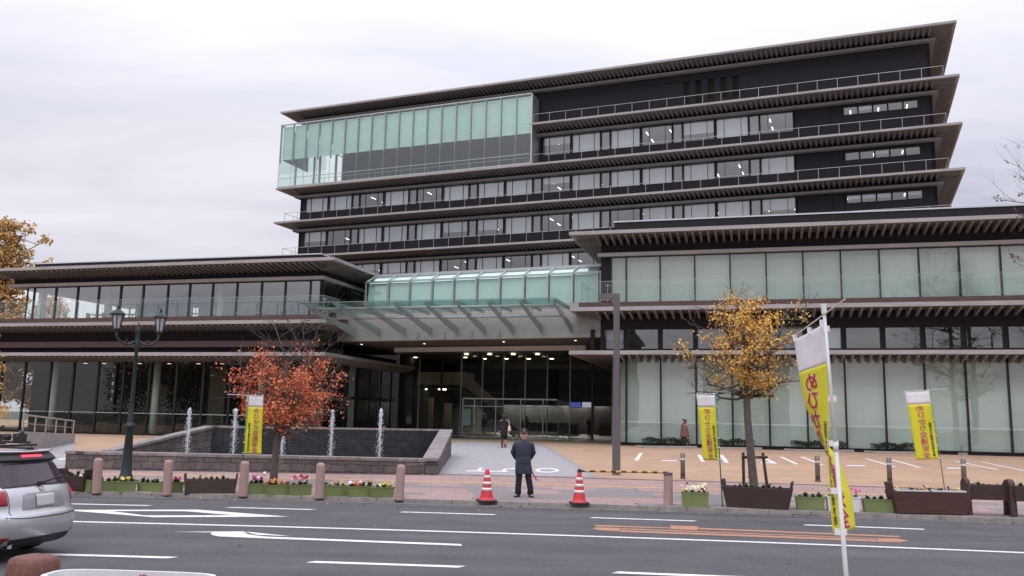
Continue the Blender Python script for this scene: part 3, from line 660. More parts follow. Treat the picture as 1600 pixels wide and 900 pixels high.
tw.boxes('core_wall', M_INT, [(WU0 + .3, WU1 - .3, 88, 88.3, .65, 27.4), (-29.9, WU1 - .3, 88, 88.3, 27.6, 31.7)])
def rail(bd, pts, z, h=1.0, pitch=1.75, r=.022, name='railing'):
    b = bd.mb()
    for a, c in zip(pts, pts[1:]):
        a, c = Vector((*a, z)), Vector((*c, z)); n = max(1, round((c - a).length / pitch))
        for k in range(n + 1): p = a + (c - a) * k / n; b.bar(p, p + Vector((0, 0, h)), .032, .032)
        b.bar(a + Vector((0, 0, h)), c + Vector((0, 0, h)), .042, .036)
    return b.build(name, M_STEEL, bd.root)
i_ = .35
rail(tw, [(-30.0, V + i_), (TU1 - 1.2, V + i_), (TU1 - 1.2, 93)], FL[1])
rail(tw, [(-30.0, V + i_), (TU1 - 1.2, V + i_), (TU1 - 1.2, 93)], FL[2])
for z in FL[3:5]: rail(tw, [(TU0 + 1.2, 93), (TU0 + 1.2, V + i_), (TU1 - 1.2, V + i_), (TU1 - 1.2, 93)], z)
# green glass box
BU0, BU1, BZ0, BZ1 = -61.1, -30.15, 27.62, 35.0
n = 18; pw = (BU1 - BU0) / n
hall = tw.boxes('glass_box', M_ALU, [(BU0, BU1, V + .045, V + .065, BZ0 + 4.2, BZ0 + 4.23), (BU0, BU1, V + .02, V + .10, BZ0 + 1.0, BZ0 + 1.05), (BU0, BU1, V, V + .16, BZ1, BZ1 + .10), (BU0, BU1, V + .02, V + .12, BZ0, BZ0 + .1), (BU0 - .02, BU0 + .08, V, 92, BZ1, BZ1 + .10), (BU1, BU1 + .12, V, VW, BZ0, BZ1)])
def gpanel():
    b = MB(); b.poly([(.015, 0, 0), (pw - .015, 0, 0), (pw - .015, 0, 7.35), (.015, 0, 7.35)]); return 'glass_panel', M_GREEN, b
def gfin():
    b = MB(); b.box(-.03, .03, .03, .30, 2.9, 7.4); b.box(-.012, .012, .01, .06, 0, 2.9); return 'fin', M_ALU, b
for k in range(n):
    o = bpy.data.objects.new('glass_panel', mesh_of('gp', gpanel)); COL.objects.link(o); tw.place(o, BU0 + pw * k, V + .03, BZ0 + .05)
    f = bpy.data.objects.new('fin', mesh_of('gf', gfin)); COL.objects.link(f); f.parent = o
for v in (V + .1, V + 3.2, V + 6.3):
    o = bpy.data.objects.new('glass_panel', mesh_of('gps', lambda: (lambda b: (b.poly([(0, 0, 0), (0, 3.05, 0), (0, 3.05, 7.35), (0, 0, 7.35)]), ('glass_panel', M_GREEN, b))[1])(MB()))); COL.objects.link(o); tw.place(o, BU0, v, BZ0 + .05)
for k in range(n):
    b = tw.mb(); u = BU0 + pw * k
    if k == 0: u += .1
    b.box(u + .05, BU0 + pw * (k + 1) - .05, V + .42, V + .44, 30.95, 34.9); b.build('blind', M_BLINDT, tw.root)
b = tw.mb(); b.box(BU0 + .1, BU0 + .12, V + .5, V + 5.5, 30.95, 34.9); b.build('blind', M_BLINDT, tw.root)
tw.boxes('hall_wall', mat('hall_brown', (.095, .072, .07), .7, noise=.15, nscale=.4), [(-55.5, -29.9, VW + 2.4, VW + 2.6, 27.6, 35.0)])
tw.boxes('hall_column', M_ALU, [(-60.0, -59.8, V + 1.5, V + 1.7, 27.6, 35), (-58.6, -58.45, V + 3.2, V + 3.4, 27.6, 35), (-57.4, -57.2, VW + .5, VW + .7, 27.6, 35), (-56.2, -56.0, VW + 2, VW + 2.2, 27.6, 35)])
tw.boxes('hall_opening', mat('dark_opening', (.03, .03, .035), .5), [(-44.2, -41.8, VW + 2.37, VW + 2.4, 27.7, 30.2)])
rail(tw, [(-57.5, V + 1.6), (-31, V + 1.6)], 27.62, 1.15, 1.7)

# ------------------------------------------------------------------ entrance hall between the wings
eh = Bld('entrance_hall', TF, -26, 48, .65, 'low entrance hall with pale beam and glass canopy between the two wings')
LV = 48.0
pl = TF.at(506, 535, LV); prr = TF.at(940, 526, LV); bz = TF.at(800, 529, LV).z
ULB, URB = pl.x - .1, prr.x + .3
b = eh.mb(); b.box(ULB, URB, LV, LV + .5, bz, bz + 2.05); b.build('beam', tile_mat('beam_boards', (.34, .315, .305), (.32, .295, .285), (.25, .23, .22), 1, 6, .14, .006, .7, .2, 0, vert=True, noise=.08), eh.root)
we = Bld.__new__(Bld); we.fr = WF; we.P = eh.P; we.root = eh.root; we.M = Matrix.Translation(-eh.P) @ Matrix.Rotation(WF.a, 4, 'Z')
# soffit, following the beam on one side and the glazing on the other
GV = 62.0
q = [TF.w(ULB, LV + .5), TF.w(URB, LV + .5), WF.w(-7.7, GV + 16), WF.w(-26.3, GV + 16)]
b = MB(); b.prism([Vector((p.x, p.y, bz + .02)) - eh.P for p in q], [Vector((p.x, p.y, bz + .2)) - eh.P for p in q]); b.build('soffit', M_SOFF, eh.root)
q0 = Vector((0, 0, CAM_H)) + ray(616, 550) * ((bz - .35 - CAM_H) / ray(616, 550).z); q1 = Vector((0, 0, CAM_H)) + ray(915, 546.7) * ((bz - .35 - CAM_H) / ray(915, 546.7).z)
dd = (q1 - q0).normalized(); nn = Vector((-dd.y, dd.x, 0))
b = MB(); b.prism([p - eh.P for p in (q0, q1, q1 + nn * .3, q0 + nn * .3)], [p - eh.P + Vector((0, 0, .3)) for p in (q0, q1, q1 + nn * .3, q0 + nn * .3)]); b.build('lit_ceiling_strip', mat('white_soffit', (.70, .68, .66), .7), eh.root)  # white colour stands in for the daylight on this ceiling strip
for (x, y) in ((565, 538), (663, 537), (787, 534), (899, 532), (520, 542)):
    p = Vector((0, 0, CAM_H)) + ray(x, y) * ((bz - CAM_H) / ray(x, y).z); b = MB(); b.lathe([(.07, -.015), (.07, .0)], p - eh.P, 12); b.build('downlight', emit('soft_lamp', (1, .95, .88), 3), eh.root)
for x, y in ((652.5, 524), (694, 523.5), (736, 521.5), (779.5, 520.5)):
    p = TF.at(x, y, LV - .12); b = eh.mb(); b.tube([(p.x, LV, p.z + .18), (p.x, p.y, p.z + .18), (p.x, p.y, p.z - .08)], [.03, .05, .055], 10); b.tube([(p.x, p.y, p.z - .08), (p.x, p.y, p.z - .13)], [.085, .085], 10); b.build('spotlight', M_ALU, eh.root, smooth=False)
# lantern: vertical glass, sloping glass, blinds
GVv = 49.2; gz1 = TF.at(780, 432, GVv).z; gz2 = gz1 + .58
mx_ = [TF.at(x, 450, GVv).x for x in (572, 606, 639, 674, 708, 744, 780.5, 818.5, 856, 894.6, 934, 972, 1012)]
eh.boxes('lantern_rail', M_ALU, [(mx_[0], mx_[-1], GVv - .06, GVv + .06, gz1 - .05, gz1 + .05), (mx_[0], mx_[-1], GVv + 1.1, GVv + 1.3, gz2 - .05, gz2 + .12)])
for i, (a, c) in enumerate(zip(mx_, mx_[1:])):
    b = eh.mb(); b.poly([(a + .03, GVv, 8.2), (c - .03, GVv, 8.2), (c - .03, GVv, gz1), (a + .03, GVv, gz1)]); b.poly([(a + .03, GVv, gz1 + .02), (c - .03, GVv, gz1 + .02), (c - .03, GVv + 1.15, gz2), (a + .03, GVv + 1.15, gz2)])
    o = b.build('lantern_pane', M_GREEN, eh.root)
    b = eh.mb(); b.box(a - .035, a + .035, GVv - .08, GVv + .04, 8.2, gz1 + .03); b.bar((a, GVv - .02, gz1 + .02), (a, GVv + 1.2, gz2 + .03), .07, .10); b.build('lantern_mullion', M_ALU, o)
    b = eh.mb(); b.box(a + .05, c - .05, GVv + .25, GVv + .27, 8.25 if i not in (3, 4, 5) else 8.75, gz1 - .12); b.poly([(a + .05, GVv + .2, gz1 - .1), (c - .05, GVv + .2, gz1 - .1), (c - .05, GVv + 1.15, gz2 - .14), (a + .05, GVv + 1.15, gz2 - .14)]); b.build('lantern_blind', M_BLINDT, o)
eh.boxes('lantern_roof', mat('roof_metal', (.40, .41, .42), .5), [(mx_[0], mx_[-1], GVv + 1.3, 78.3, gz2 - .3, gz2 + .02)])
eh.boxes('roof_deck', M_DARK, [(ULB, URB, LV + .5, GVv - .1, bz + 1.8, bz + 1.9)])
# glass canopy on steel fins
cz, cv = 8.40, 44.2
fu = [-24.95 + (14.65) * k / 8 for k in range(9)]
can = we.boxes('canopy', M_ALU, [(fu[0] - .3, fu[-1] + .22, cv - .02, cv + .02, cz - .03, cz - .012)])
b = we.mb(); b.tube([(fu[0] - .1, cv + 1.1, cz - .26), (fu[-1] + .1, cv + 1.1, cz - .26)], .075, 12); b.build('canopy_tube', M_STEEL, can, smooth=True)
b = we.mb(); b.tube([(fu[0] - .1, cv + 2.9, cz - .62), (fu[-1] + .1, cv + 2.9, cz - .62)], .065, 12); b.build('canopy_tube', M_STEEL, can, smooth=True)
def beam_v(u):                              # where the beam face stands, in the wing frame, for a given u
    lo, hi = 44., 62.
    for _ in range(40):
        m = (lo + hi) / 2
        if TF.l(WF.w(u, m)).y < LV: lo = m
        else: hi = m
    return lo
for u in fu:
    vb = beam_v(u); zf = TF.at(556, 520, LV).z if False else 7.02
    P = [(cv + .15, cz - .05), (cv + 1.2, cz - .20), (vb, 7.52), (vb, zf), (cv + 1.2, cz - .46), (cv + .15, cz - .14)]
    b = we.mb(); b.prism([(u - .018, v, z) for v, z in P], [(u + .018, v, z) for v, z in P]); b.box(u - .06, u + .06, vb - .04, vb, zf - .03, 7.6)
    b.bar((u, cv + .5, cz - .06), (u, vb - .3, cz - .04), .035, .12); b.bar((u, cv + 2.9, cz - .62), (u, cv + 2.9, cz - .05), .05)
    b.build('canopy_fin', mat('fin_steel', (.32, .33, .33), .45, .3), can)
for k in range(8):
    b = we.mb(); b.box(fu[k] + .012 - (.55 if k == 0 else 0), fu[k + 1] - .012 + (.2 if k == 7 else 0), cv, beam_v(fu[k + 1]) - .5, cz, cz + .018); b.build('canopy_glass', M_CANG, can)
# entrance glazing
gm_ = [-26.4] + [WF.at(x, 600, GV).x for x in (655, 690, 721, 754, 787, 821, 855.5, 891, 926)] + [-7.7]
zt = bz - .02
for i, (a, c) in enumerate(zip(gm_, gm_[1:])):
    b = we.mb(); b.poly([(a + .02, GV, .72), (c - .02, GV, .72), (c - .02, GV, zt), (a + .02, GV, zt)]); o = b.build('entrance_pane', M_ENTG, eh.root)
    b = we.mb(); wd = .16 if i in (1, 8) else .045; b.box(c - wd / 2, c + wd / 2, GV - .10, GV + .05, .66, zt); b.box(a + .02, c - wd / 2, GV - .04, GV + .04, .66, .72); b.build('mullion', M_ALU if wd < .1 else M_FRAME, o)
VV = 59.6
va, vb_ = WF.at(723, 650, VV).x, WF.at(870, 650, VV).x; vz = WF.at(800, 622.5, VV).z
ves = we.boxes('vestibule', M_ALU, [(va, vb_, VV - .04, VV + .04, vz - .10, vz), (va, vb_, VV - .05, VV + .05, vz - .62, vz - .56), (va, va + .05, VV, GV, vz - .1, vz), (vb_ - .05, vb_, VV, GV, vz - .1, vz), (va, vb_, VV - .04, VV + .04, .67, .71)])
vx = [WF.at(x, 650, VV).x for x in (723, 741.5, 774.5, 813.5, 848.5, 870)]
for i, (a, c) in enumerate(zip(vx, vx[1:])):
    b = we.mb(); b.poly([(a, VV, .71), (c, VV, .71), (c, VV, vz - .1), (a, VV, vz - .1)]); o = b.build('entrance_door', glass('vestibule_glass', (.82, .92, .89), .03), ves)
    b = we.mb(); b.box(a - .03, a + .03, VV - .045, VV + .045, .68, vz); b.build('door_frame', M_ALU, o)
for u in (va, vb_): b = we.mb(); b.poly([(u, VV, .71), (u, GV, .71), (u, GV, vz - .1), (u, VV, vz - .1)]); b.build('side_pane', MATS['vestibule_glass'], ves)
b = we.mb(); b.box(va, vb_, VV, GV, vz - .02, vz); b.build('vestibule_roof', MATS['vestibule_glass'], ves)
q = WF.at(729, 650, VV - .02); b = we.mb(); b.box(q.x - .28, q.x + .28, VV + .02, VV + .03, 1.5, 2.65); b.build('notice', mat('notice_paper', (.55, .60, .58), .7, noise=.3, nscale=5), ves)
# lobby interior
we.boxes('lobby_floor', mat('lobby_stone', (.18, .165, .15), .3, noise=.15), [(-26.3, -7.7, GV + .05, 88, .62, .66)])
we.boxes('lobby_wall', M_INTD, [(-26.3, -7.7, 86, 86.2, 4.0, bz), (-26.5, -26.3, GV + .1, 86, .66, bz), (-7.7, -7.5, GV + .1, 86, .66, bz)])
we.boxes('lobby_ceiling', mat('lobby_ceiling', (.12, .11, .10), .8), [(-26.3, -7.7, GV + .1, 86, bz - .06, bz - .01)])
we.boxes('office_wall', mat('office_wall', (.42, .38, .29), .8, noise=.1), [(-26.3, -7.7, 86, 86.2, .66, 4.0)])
for row, (y, xs_) in enumerate(((560.5, (757, 791, 826, 862)), (553.5, (729, 765, 802, 840)))):
    for x in xs_:
        d = ray(x, y); t = (bz - .08 - CAM_H) / d.z; p = Vector((0, 0, CAM_H)) + d * t
        b = MB(); b.lathe([(.16, -.02), (.16, .01)], p - eh.P, 14); b.build('downlight', M_WARM, eh.root)
for i in range(9):
    u = -24.5 + i * 1.9; b = we.mb(); b.box(u, u + 1.2, 82.6, 83.8, 3.57, 3.62); b.build('office_light', emit('office_lamp', (1, .93, .76), 30), eh.root)
we.boxes('office_ceiling', M_CEIL, [(-26.3, -7.7, 80, 86, 3.64, 3.8)])
we.boxes('office_lintel', M_INTD, [(-26.3, -7.7, 79.9, 80.1, 3.32, bz - .06)])
we.boxes('counter', mat('counter_wood', (.16, .10, .06), .5, noise=.2), [(-20.5, -15.2, 76, 76.7, .66, 1.72), (-13.5, -8.5, 77, 77.6, .66, 1.72)])
we.boxes('counter_panel', mat('teal_panel', (.03, .09, .12), .5), [(-17.5, -15.4, 75.9, 75.98, .8, 1.5)])
q = WF.at(898, 632.5, 70)
for x, c_ in ((898.5, (.05, .08, .30)), (918.5, (.38, .36, .48))):
    q = WF.at(x, 632.5, 70); b = we.mb(); b.box(q.x - .50, q.x + .50, 70, 70.08, q.z - .24, q.z + .24); o = b.build('screen', M_FRAME, eh.root)
    b = we.mb(); b.poly([(q.x - .47, 69.99, q.z - .21), (q.x + .47, 69.99, q.z - .21), (q.x + .47, 69.99, q.z + .21), (q.x - .47, 69.99, q.z + .21)]); b.build('screen_face', emit('screen_%d' % int(x), c_, 1.0), o)
    b = we.mb(); b.bar((q.x, 70.04, q.z + .24), (q.x, 70.04, bz), .05); b.build('hanger', M_FRAME, o)
# staircase inside
A = WF.at(723, 588, 66); B_ = WF.at(752, 622, 66)
st = we.mb(); n = 18; ua, ub = A.x, A.x + 4.6; za, zb_ = 4.35, .66
for k in range(n):
    u = ua + (ub - ua) * k / n; z = za + (zb_ - za) * k / n
    st.box(u, u + .27, 65.6, 67.4, z - .04, z)
for v in (65.55, 67.4): st.bar((ua, v, za - .1), (ub, v, zb_ + .05), .06, .34)
st.build('staircase', mat('stair_steel', (.03, .03, .03), .5), eh.root)
we.boxes('stair_gallery', mat('gallery_beige', (.30, .265, .19), .8, noise=.1), [(A.x - 4.8, A.x + .2, 65.4, 65.6, 4.6, 5.6), (A.x + .2, A.x + .5, 65.4, 67.5, 4.4, 5.6)])
b = we.mb(); b.prism([(A.x + .3, 65.40, 5.6), (A.x + 3.6, 65.40, 3.0), (A.x + 3.6, 65.40, 2.2), (A.x + .3, 65.40, 4.5)], [(A.x + .3, 65.5, 5.6), (A.x + 3.6, 65.5, 3.0), (A.x + 3.6, 65.5, 2.2), (A.x + .3, 65.5, 4.5)]); b.build('stair_side', MATS['gallery_beige'], eh.root)
for u, v in ((A.x - 3.4, 64.2), (A.x + .8, 64.2)): b = we.mb(); b.lathe([(.14, -.02), (.14, .01)], (u, v, bz - .08), 14); b.build('downlight', M_WARM, eh.root)  # extra lamps, added to brighten the beige gallery
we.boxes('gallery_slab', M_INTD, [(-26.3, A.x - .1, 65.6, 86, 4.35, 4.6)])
we.boxes('lit_door', mat('lit_wall', (.36, .33, .22), .8), [(A.x - 4.6, A.x - 3.2, 68, 68.1, .66, 3.6), (A.x - 2.6, A.x - 1.9, 69, 69.1, .66, 3.2)])
for u in (A.x - 3.9, A.x - 2.2): b = we.mb(); b.box(u - .3, u + .3, 67.2, 67.5, 4.25, 4.33); b.build('downlight', MATS['warm_lamp'], eh.root)
# ================================================================== fountain
M_STONE = tile_mat('rough_stone', (.155, .128, .122), (.10, .085, .083), (.05, .043, .041), 1.0, .42, .235, .012, .85, .6, 0, vert=True, noise=.40, warp=.16, rough_bump=.8)
M_STONED = tile_mat('wet_stone', (.032, .031, .035), (.024, .024, .028), (.012, .012, .013), 1.0, .48, .26, .014, .35, .5, 0, vert=True, noise=.55, warp=.18, rough_bump=.8)
M_COPE = tile_mat('coping_stone', (.25, .215, .205), (.19, .165, .158), (.08, .07, .07), 1.0, .62, 3.0, .010, .8, .3, R(4), noise=.35, rough_bump=.5)
FA, FB = gp(101, 733), gp(684, 742.5)                       # front base
FC = gp(704, 713)                                           # back right base
dirf = (FB - FA).normalized(); nrm = Vector((-dirf.y, dirf.x, 0)).normalized()
zfA, zfB = FA.z + .56, FB.z + .50
BL = WF.w(0, 0); zb = 1.52
BR = Vector((FC.x, FC.y, 0)); tL = (BR.y + (-0.04) * 0) / ray(318, 665).y
BLp = Vector((0, 0, CAM_H)) + ray(318, 665) * ((zb - CAM_H) / ray(318, 665).z)
BLp = Vector((BLp.x, BLp.y, 0))
fo = empty('fountain', (FA + FB) / 2, 0, 'low stone fountain basin with sloping side walls and dark wet back wall', 'fountain')
FO = fo.location.copy()
def wall(name, p0, p1, z0a, z0b, z1a, z1b, th, side, mats, cap=.10, capw=.12, parent=fo):
    p0, p1 = Vector((p0.x, p0.y, 0)), Vector((p1.x, p1.y, 0)); d = (p1 - p0).normalized(); n = Vector((-d.y, d.x, 0)) * side
    b = MB()
    lo = [p0 + Vector((0, 0, z0a)), p1 + Vector((0, 0, z0b)), p1 + n * th + Vector((0, 0, z0b)), p0 + n * th + Vector((0, 0, z0a))]
    hi = [p0 + Vector((0, 0, z1a - cap)), p1 + Vector((0, 0, z1b - cap)), p1 + n * th + Vector((0, 0, z1b - cap)), p0 + n * th + Vector((0, 0, z1a - cap))]
    # local frame so that the stone courses run along the wall
    a = math.atan2(d.y, d.x); M = Matrix.Rotation(-a, 4, 'Z') @ Matrix.Translation(-p0)
    b.prism([M @ p for p in lo], [M @ p for p in hi]); o = b.build(name, mats[0], parent); o.location = p0 - FO; o.rotation_euler = (0, 0, a)
    c = MB(); e = .03
    lo = [p0 - n * e - d * e + Vector((0, 0, z1a - cap + .002)), p1 - n * e + d * e + Vector((0, 0, z1b - cap + .002)), p1 + n * (th + capw) + d * e + Vector((0, 0, z1b - cap + .002)), p0 + n * (th + capw) - d * e + Vector((0, 0, z1a - cap + .002))]
    c.prism([M @ p for p in lo], [M @ (p + Vector((0, 0, cap - .002))) for p in lo]); k = c.build('coping', mats[1], o, bevel=.012); return o
wall('front_wall', FA, FB - dirf * .42, -.1, -.1, zfA, zfB, .35, 1, (M_STONE, M_COPE))
wall('right_wall', FB, BR + Vector((0, .3, 0)), -.1, -.1, zfB + .03, zb, .40, 1, (M_STONE, M_COPE), capw=.10)
wall('left_wall', FA + nrm * .48 + dirf * .9, BLp + Vector((0, .1, 0)), -.1, -.1, zfA + .02, zb + .0, .35, -1, (M_STONE, M_COPE), capw=.05)
wall('back_wall', BLp, BR - Vector((.45, 0, 0)), -.1, -.1, zb - .005, zb - .005, .4, 1, (M_STONED, M_COPE), cap=.08, capw=.0)
b = MB(); b.poly([(p.x - FO.x, p.y - FO.y, .44 - FO.z) for p in (FA + nrm * .3 + dirf * 1.2, FB + nrm * .3 - dirf * .4, BR - Vector((.4, 0, 0)), BLp)])
mwt = mat('water', (.012, .016, .017), .08, spec=.6, bump=.25, bscale=14); b.build('water_surface', mwt, fo, fix=False)
mjet = bpy.data.materials.new('spray'); mjet.use_nodes = True; _b = mjet.node_tree.nodes['Principled BSDF']; _b.inputs['Base Color'].default_value = (.88, .9, .92, 1); _b.inputs['Roughness'].default_value = .25; _b.inputs['Alpha'].default_value = .40
jl = ['leftmost water jet of the fountain, near its sloping left wall', 'water jet just left of the left banner, under the red leaves', 'water jet half hidden by the dark trunk of the red tree', 'tall water jet to the right of the red tree', 'rightmost tall water jet, nearest the right wall of the fountain']
for i, (x, yt) in enumerate(((293, 639), (365, 640), (441, 655), (517.5, 642), (593.5, 640))):
    rj = random.Random(i); p = at_depth(x, 690, 30.2); top = at_depth(x, yt, 30.2).z; b = MB(); z0 = .44
    H = top - z0
    def drop(c, s, e=1.6):
        n = 5; b.loft([[Vector(c) + Vector((s * r * math.cos(2 * math.pi * k / n), s * r * math.sin(2 * math.pi * k / n), s * e * zz)) for k in range(n)] for r, zz in ((.15, -1), (.9, -.35), (.8, .4), (.15, 1))])
    pts = [(rj.uniform(-.012, .012), rj.uniform(-.012, .012), H * k / 14) for k in range(15)]
    b.tube(pts, [.012 + .012 * rj.random() + .020 * (k / 14) for k in range(15)], 6)
    for k in range(900):
        t = rj.random() ** .75; z = H * (1 - t ** 1.7) + rj.uniform(-.05, .04); sp = .02 + .15 * t ** .8
        a = rj.uniform(0, 6.283); r = abs(rj.gauss(0, sp * .55)); drop((r * math.cos(a), r * math.sin(a), max(.02, z)), rj.uniform(.004, .0125) * (1.35 - .5 * t), rj.uniform(1.2, 2.6))
    for k in range(30): drop((rj.gauss(0, .02), rj.gauss(0, .02), H - abs(rj.gauss(0, .12))), rj.uniform(.025, .045), 1.3)
    o = b.build('water_jet', mjet, smooth=True, fix=False); o.location = (p.x, p.y, z0); tag(o, jl[i], 'water jet', 'water jets in the fountain')

# ------------------------------------------------------------------ railing and low wall on the far left
A, B_ = gp(-60, 700), gp(104, 699)
q0, q1 = gp(-60, 729), gp(110, 692)
pr = empty('ramp_wall', q1, 0, 'low concrete ramp wall with a steel handrail, at the left edge behind the car', 'wall'); PO = q1.copy()
d = Vector((q0.x - q1.x, q0.y - q1.y, 0)); d = d.normalized() * 9.; n_ = Vector((-d.y, d.x, 0)).normalized() * .18
b = MB(); b.prism([Vector((0, 0, -.5)), d + Vector((0, 0, -.6)), d + n_ + Vector((0, 0, -.6)), n_ + Vector((0, 0, -.5))], [Vector((0, 0, .42)), d + Vector((0, 0, .72)), d + n_ + Vector((0, 0, .72)), n_ + Vector((0, 0, .42))]); b.build('wall', mat('pale_concrete', (.30, .275, .26), .85, noise=.15, nscale=2), pr)
b = MB(); o0 = n_ * .5
for k in range(6):
    t = k / 5 * .98 + .01; p = d * t + o0; z = lerp(.42, .72, t); b.bar(p + Vector((0, 0, z)), p + Vector((0, 0, z + .62)), .045)
b.tube([o0 + Vector((0, 0, .42 + .62)), d + o0 + Vector((0, 0, .72 + .62))], .032, 8); b.tube([o0 + Vector((0, 0, .42 + .30)), d + o0 + Vector((0, 0, .72 + .30))], .015, 6)
b.build('handrail', M_STEEL, pr)

# ------------------------------------------------------------------ street lamp
LP = gp(196, 751); M_LAMPI = mat('green_iron', (.022, .032, .034), .5, .3, noise=.2, nscale=12)
la = empty('street_lamp', LP, R(34), 'old-fashioned dark green street lamp with two lanterns, before the fountain', 'street lamp')
zt = lambda y: (751 - y) / 275 * 4.78
b = MB(); b.lathe([(.22, 0), (.22, .05), (.18, .09), (.165, .16), (.145, .2), (.092, 1.40), (.12, 1.43), (.14, 1.46), (.14, 1.50), (.085, 1.54), (.075, 1.58), (.08, 1.75), (.066, 1.80), (.060, 2.0), (.046, 3.55), (.075, 3.60), (.085, 3.68), (.075, 3.78), (.06, 3.84), (.06, 4.05), (.085, 4.1), (.05, 4.15), (.03, 4.24), (.012, 4.34)], (0, 0, 0), 18); b.build('post', M_LAMPI, la, smooth=True)
b = MB(); b.box(-.30, .30, -.30, .30, -.02, .02); b.build('base_plate', M_LAMPI, la)
for sx in (-1, 1):
    pts = [(sx * r, 0, z) for r, z in ((.05, 3.80), (.16, 3.72), (.30, 3.70), (.46, 3.78), (.55, 3.92), (.56, 4.06))]
    b = MB(); b.tube(pts, [.035, .032, .03, .03, .03, .035], 8); b.tube([(sx * .25, 0, 3.72), (sx * .30, 0, 3.80), (sx * .26, 0, 3.85)], .018, 6); b.build('arm', M_LAMPI, la, smooth=True)
    b = MB(); c0 = (sx * .56, 0, 0)
    b.lathe([(.05, 4.05), (.10, 4.09), (.10, 4.12)], c0, 12)
    for k in range(6):
        a = 2 * math.pi * k / 6 + .26; b.bar((c0[0] + .095 * math.cos(a), .095 * math.sin(a), 4.12), (c0[0] + .165 * math.cos(a), .165 * math.sin(a), 4.50), .022)
    b.lathe([(.175, 4.49), (.20, 4.50), (.20, 4.53), (.13, 4.60), (.04, 4.66), (.035, 4.70), (.045, 4.73), (.012, 4.78)], c0, 12)
    o = b.build('lantern', M_LAMPI, la, smooth=False)
    b = MB(); b.lathe([(.085, 4.12), (.15, 4.495)], c0, 6); b.build('lantern_glass', mat('frosted_glass', (.42, .42, .43), .35), o)

# ------------------------------------------------------------------ plain square pole
PP = gp(963, 742); gpole = empty('lamp_pole', PP, WF.a, 'tall plain grey square pole with a short arm, in front of the right wing', 'lamp post'); kz = 6.02 / 291
M_POLE = mat('grey_pole_paint', (.105, .098, .10), .5, noise=.1)
b = MB(); b.box(-.12, .12, -.12, .12, 0, 2.15); b.box(-.095, .095, -.095, .095, 2.15, 6.05); b.build('pole', M_POLE, gpole, bevel=.01)
b = MB(); b.box(-.60, -.096, -.09, .09, 5.86, 6.04); b.build('arm', M_POLE, gpole, bevel=.01)
b = MB(); b.box(-.56, -.2, -.06, .06, 5.84, 5.858); b.build('lamp_lens', mat('lens', (.5, .5, .5), .4), gpole)
b = MB(); b.box(-.03, .03, -.13, -.121, .5, .8); b.build('hatch', M_POLE, gpole)

# ------------------------------------------------------------------ bollards
def stone_bollard(p, label, r=.105, h=.80, mt=None, name='stone_bollard', cat='bollard', group='pink stone bollards along the kerb'):
    o = MB(); k = random.Random(label)
    o.lathe([(r * 1.04, -.03), (r * 1.02, 0), (r, h * .75), (r * .99, h * .90), (r * .93, h * .95), (r * .75, h * .985), (r * .4, h)], (0, 0, 0), 20)
    ob = o.build(name, mt or M_STONEW, smooth=True); ob.location = p; ob.rotation_euler = (R(k.uniform(-1.2, 1.2)), R(k.uniform(-1.2, 1.2)), k.uniform(0, 6)); return tag(ob, label, cat, group)
for x, y, lb in ((150.5, 769, 'pink stone bollard just right of the silver car, left of the street lamp'), (261, 772, 'pink stone bollard between the green planters and the street lamp'), (379.5, 774, 'pink stone bollard at the right end of the weathered wooden trough'),
                 (499, 777, 'pink stone bollard right of the planters under the red tree'), (624, 780, 'pink stone bollard at the right end of the left planter row'), (1044, 793, 'pink stone bollard that holds the end of the striped bar')):
    stone_bollard(gp(x, y), lb)
nb = gp(54, 990); d = ray(54, 868); pz = Vector((0, 0, CAM_H)) + d * (6.6 / d.y)
b = MB(); rr = [[Vector((s[0] * w_, s[1] * w_, z)) for s in [(math.copysign(abs(math.cos(a)) ** .45, math.cos(a)), math.copysign(abs(math.sin(a)) ** .45, math.sin(a))) for a in [2 * math.pi * (k + .5) / 24 for k in range(24)]]] for z, w_ in ((.0, .155), (pz.z - .22, .148), (pz.z - .155, .145), (pz.z - .115, .132), (pz.z - .1, .10), (pz.z - .098, .03))]
b.loft(rr); o = b.build('stone_bollard', mat('red_granite', (.15, .062, .045), .7, noise=.35, nscale=45, bump=.15, bscale=160), smooth=True); o.location = (pz.x, pz.y, .1); o.rotation_euler = (0, 0, R(-20)); tag(o, 'rounded reddish granite bollard close by, at the lower left corner', 'bollard')
M_GB = mat('grey_metal_bollard', (.17, .155, .15), .45, .5, noise=.1); M_BAND = mat('white_band', (.62, .6, .58), .5); M_BLK = mat('black_band', (.02, .02, .02), .5)
g0 = empty('metal_bollard', (0, 0, 0)); b = MB(); b.lathe([(.075, 0), (.075, .80), (.06, .815)], (0, 0, 0), 16); b.build('post', M_GB, g0, smooth=True)
b = MB(); b.lathe([(.077, .60), (.077, .655)], (0, 0, 0), 16); b.build('reflective_band', M_BAND, g0); b = MB(); b.lathe([(.080, .14), (.080, .17)], (0, 0, 0), 16); b.build('lower_band', M_BLK, g0); b = MB(); b.lathe([(.085, .0), (.085, .06)], (0, 0, 0), 16); b.build('sleeve', M_GB, g0)
gb = [(1067, 748.5, 'grey metal bollard left of the banner nearest the entrance'), (1173, 747, 'grey metal bollard hidden partly behind the staked tree trunk'), (1278, 753, 'grey metal bollard just left of the near flag pole'), (1390.5, 756.5, 'grey metal bollard midway between the two right banners'), (1507, 758.5, 'rightmost grey metal bollard, behind the dark bench planter')]
for i, (x, y, lb) in enumerate(gb):
    o = g0 if i == 0 else copy_tree(g0); o.location = gp(x, y); tag(o, lb, 'bollard', 'grey metal bollards along the parking area')

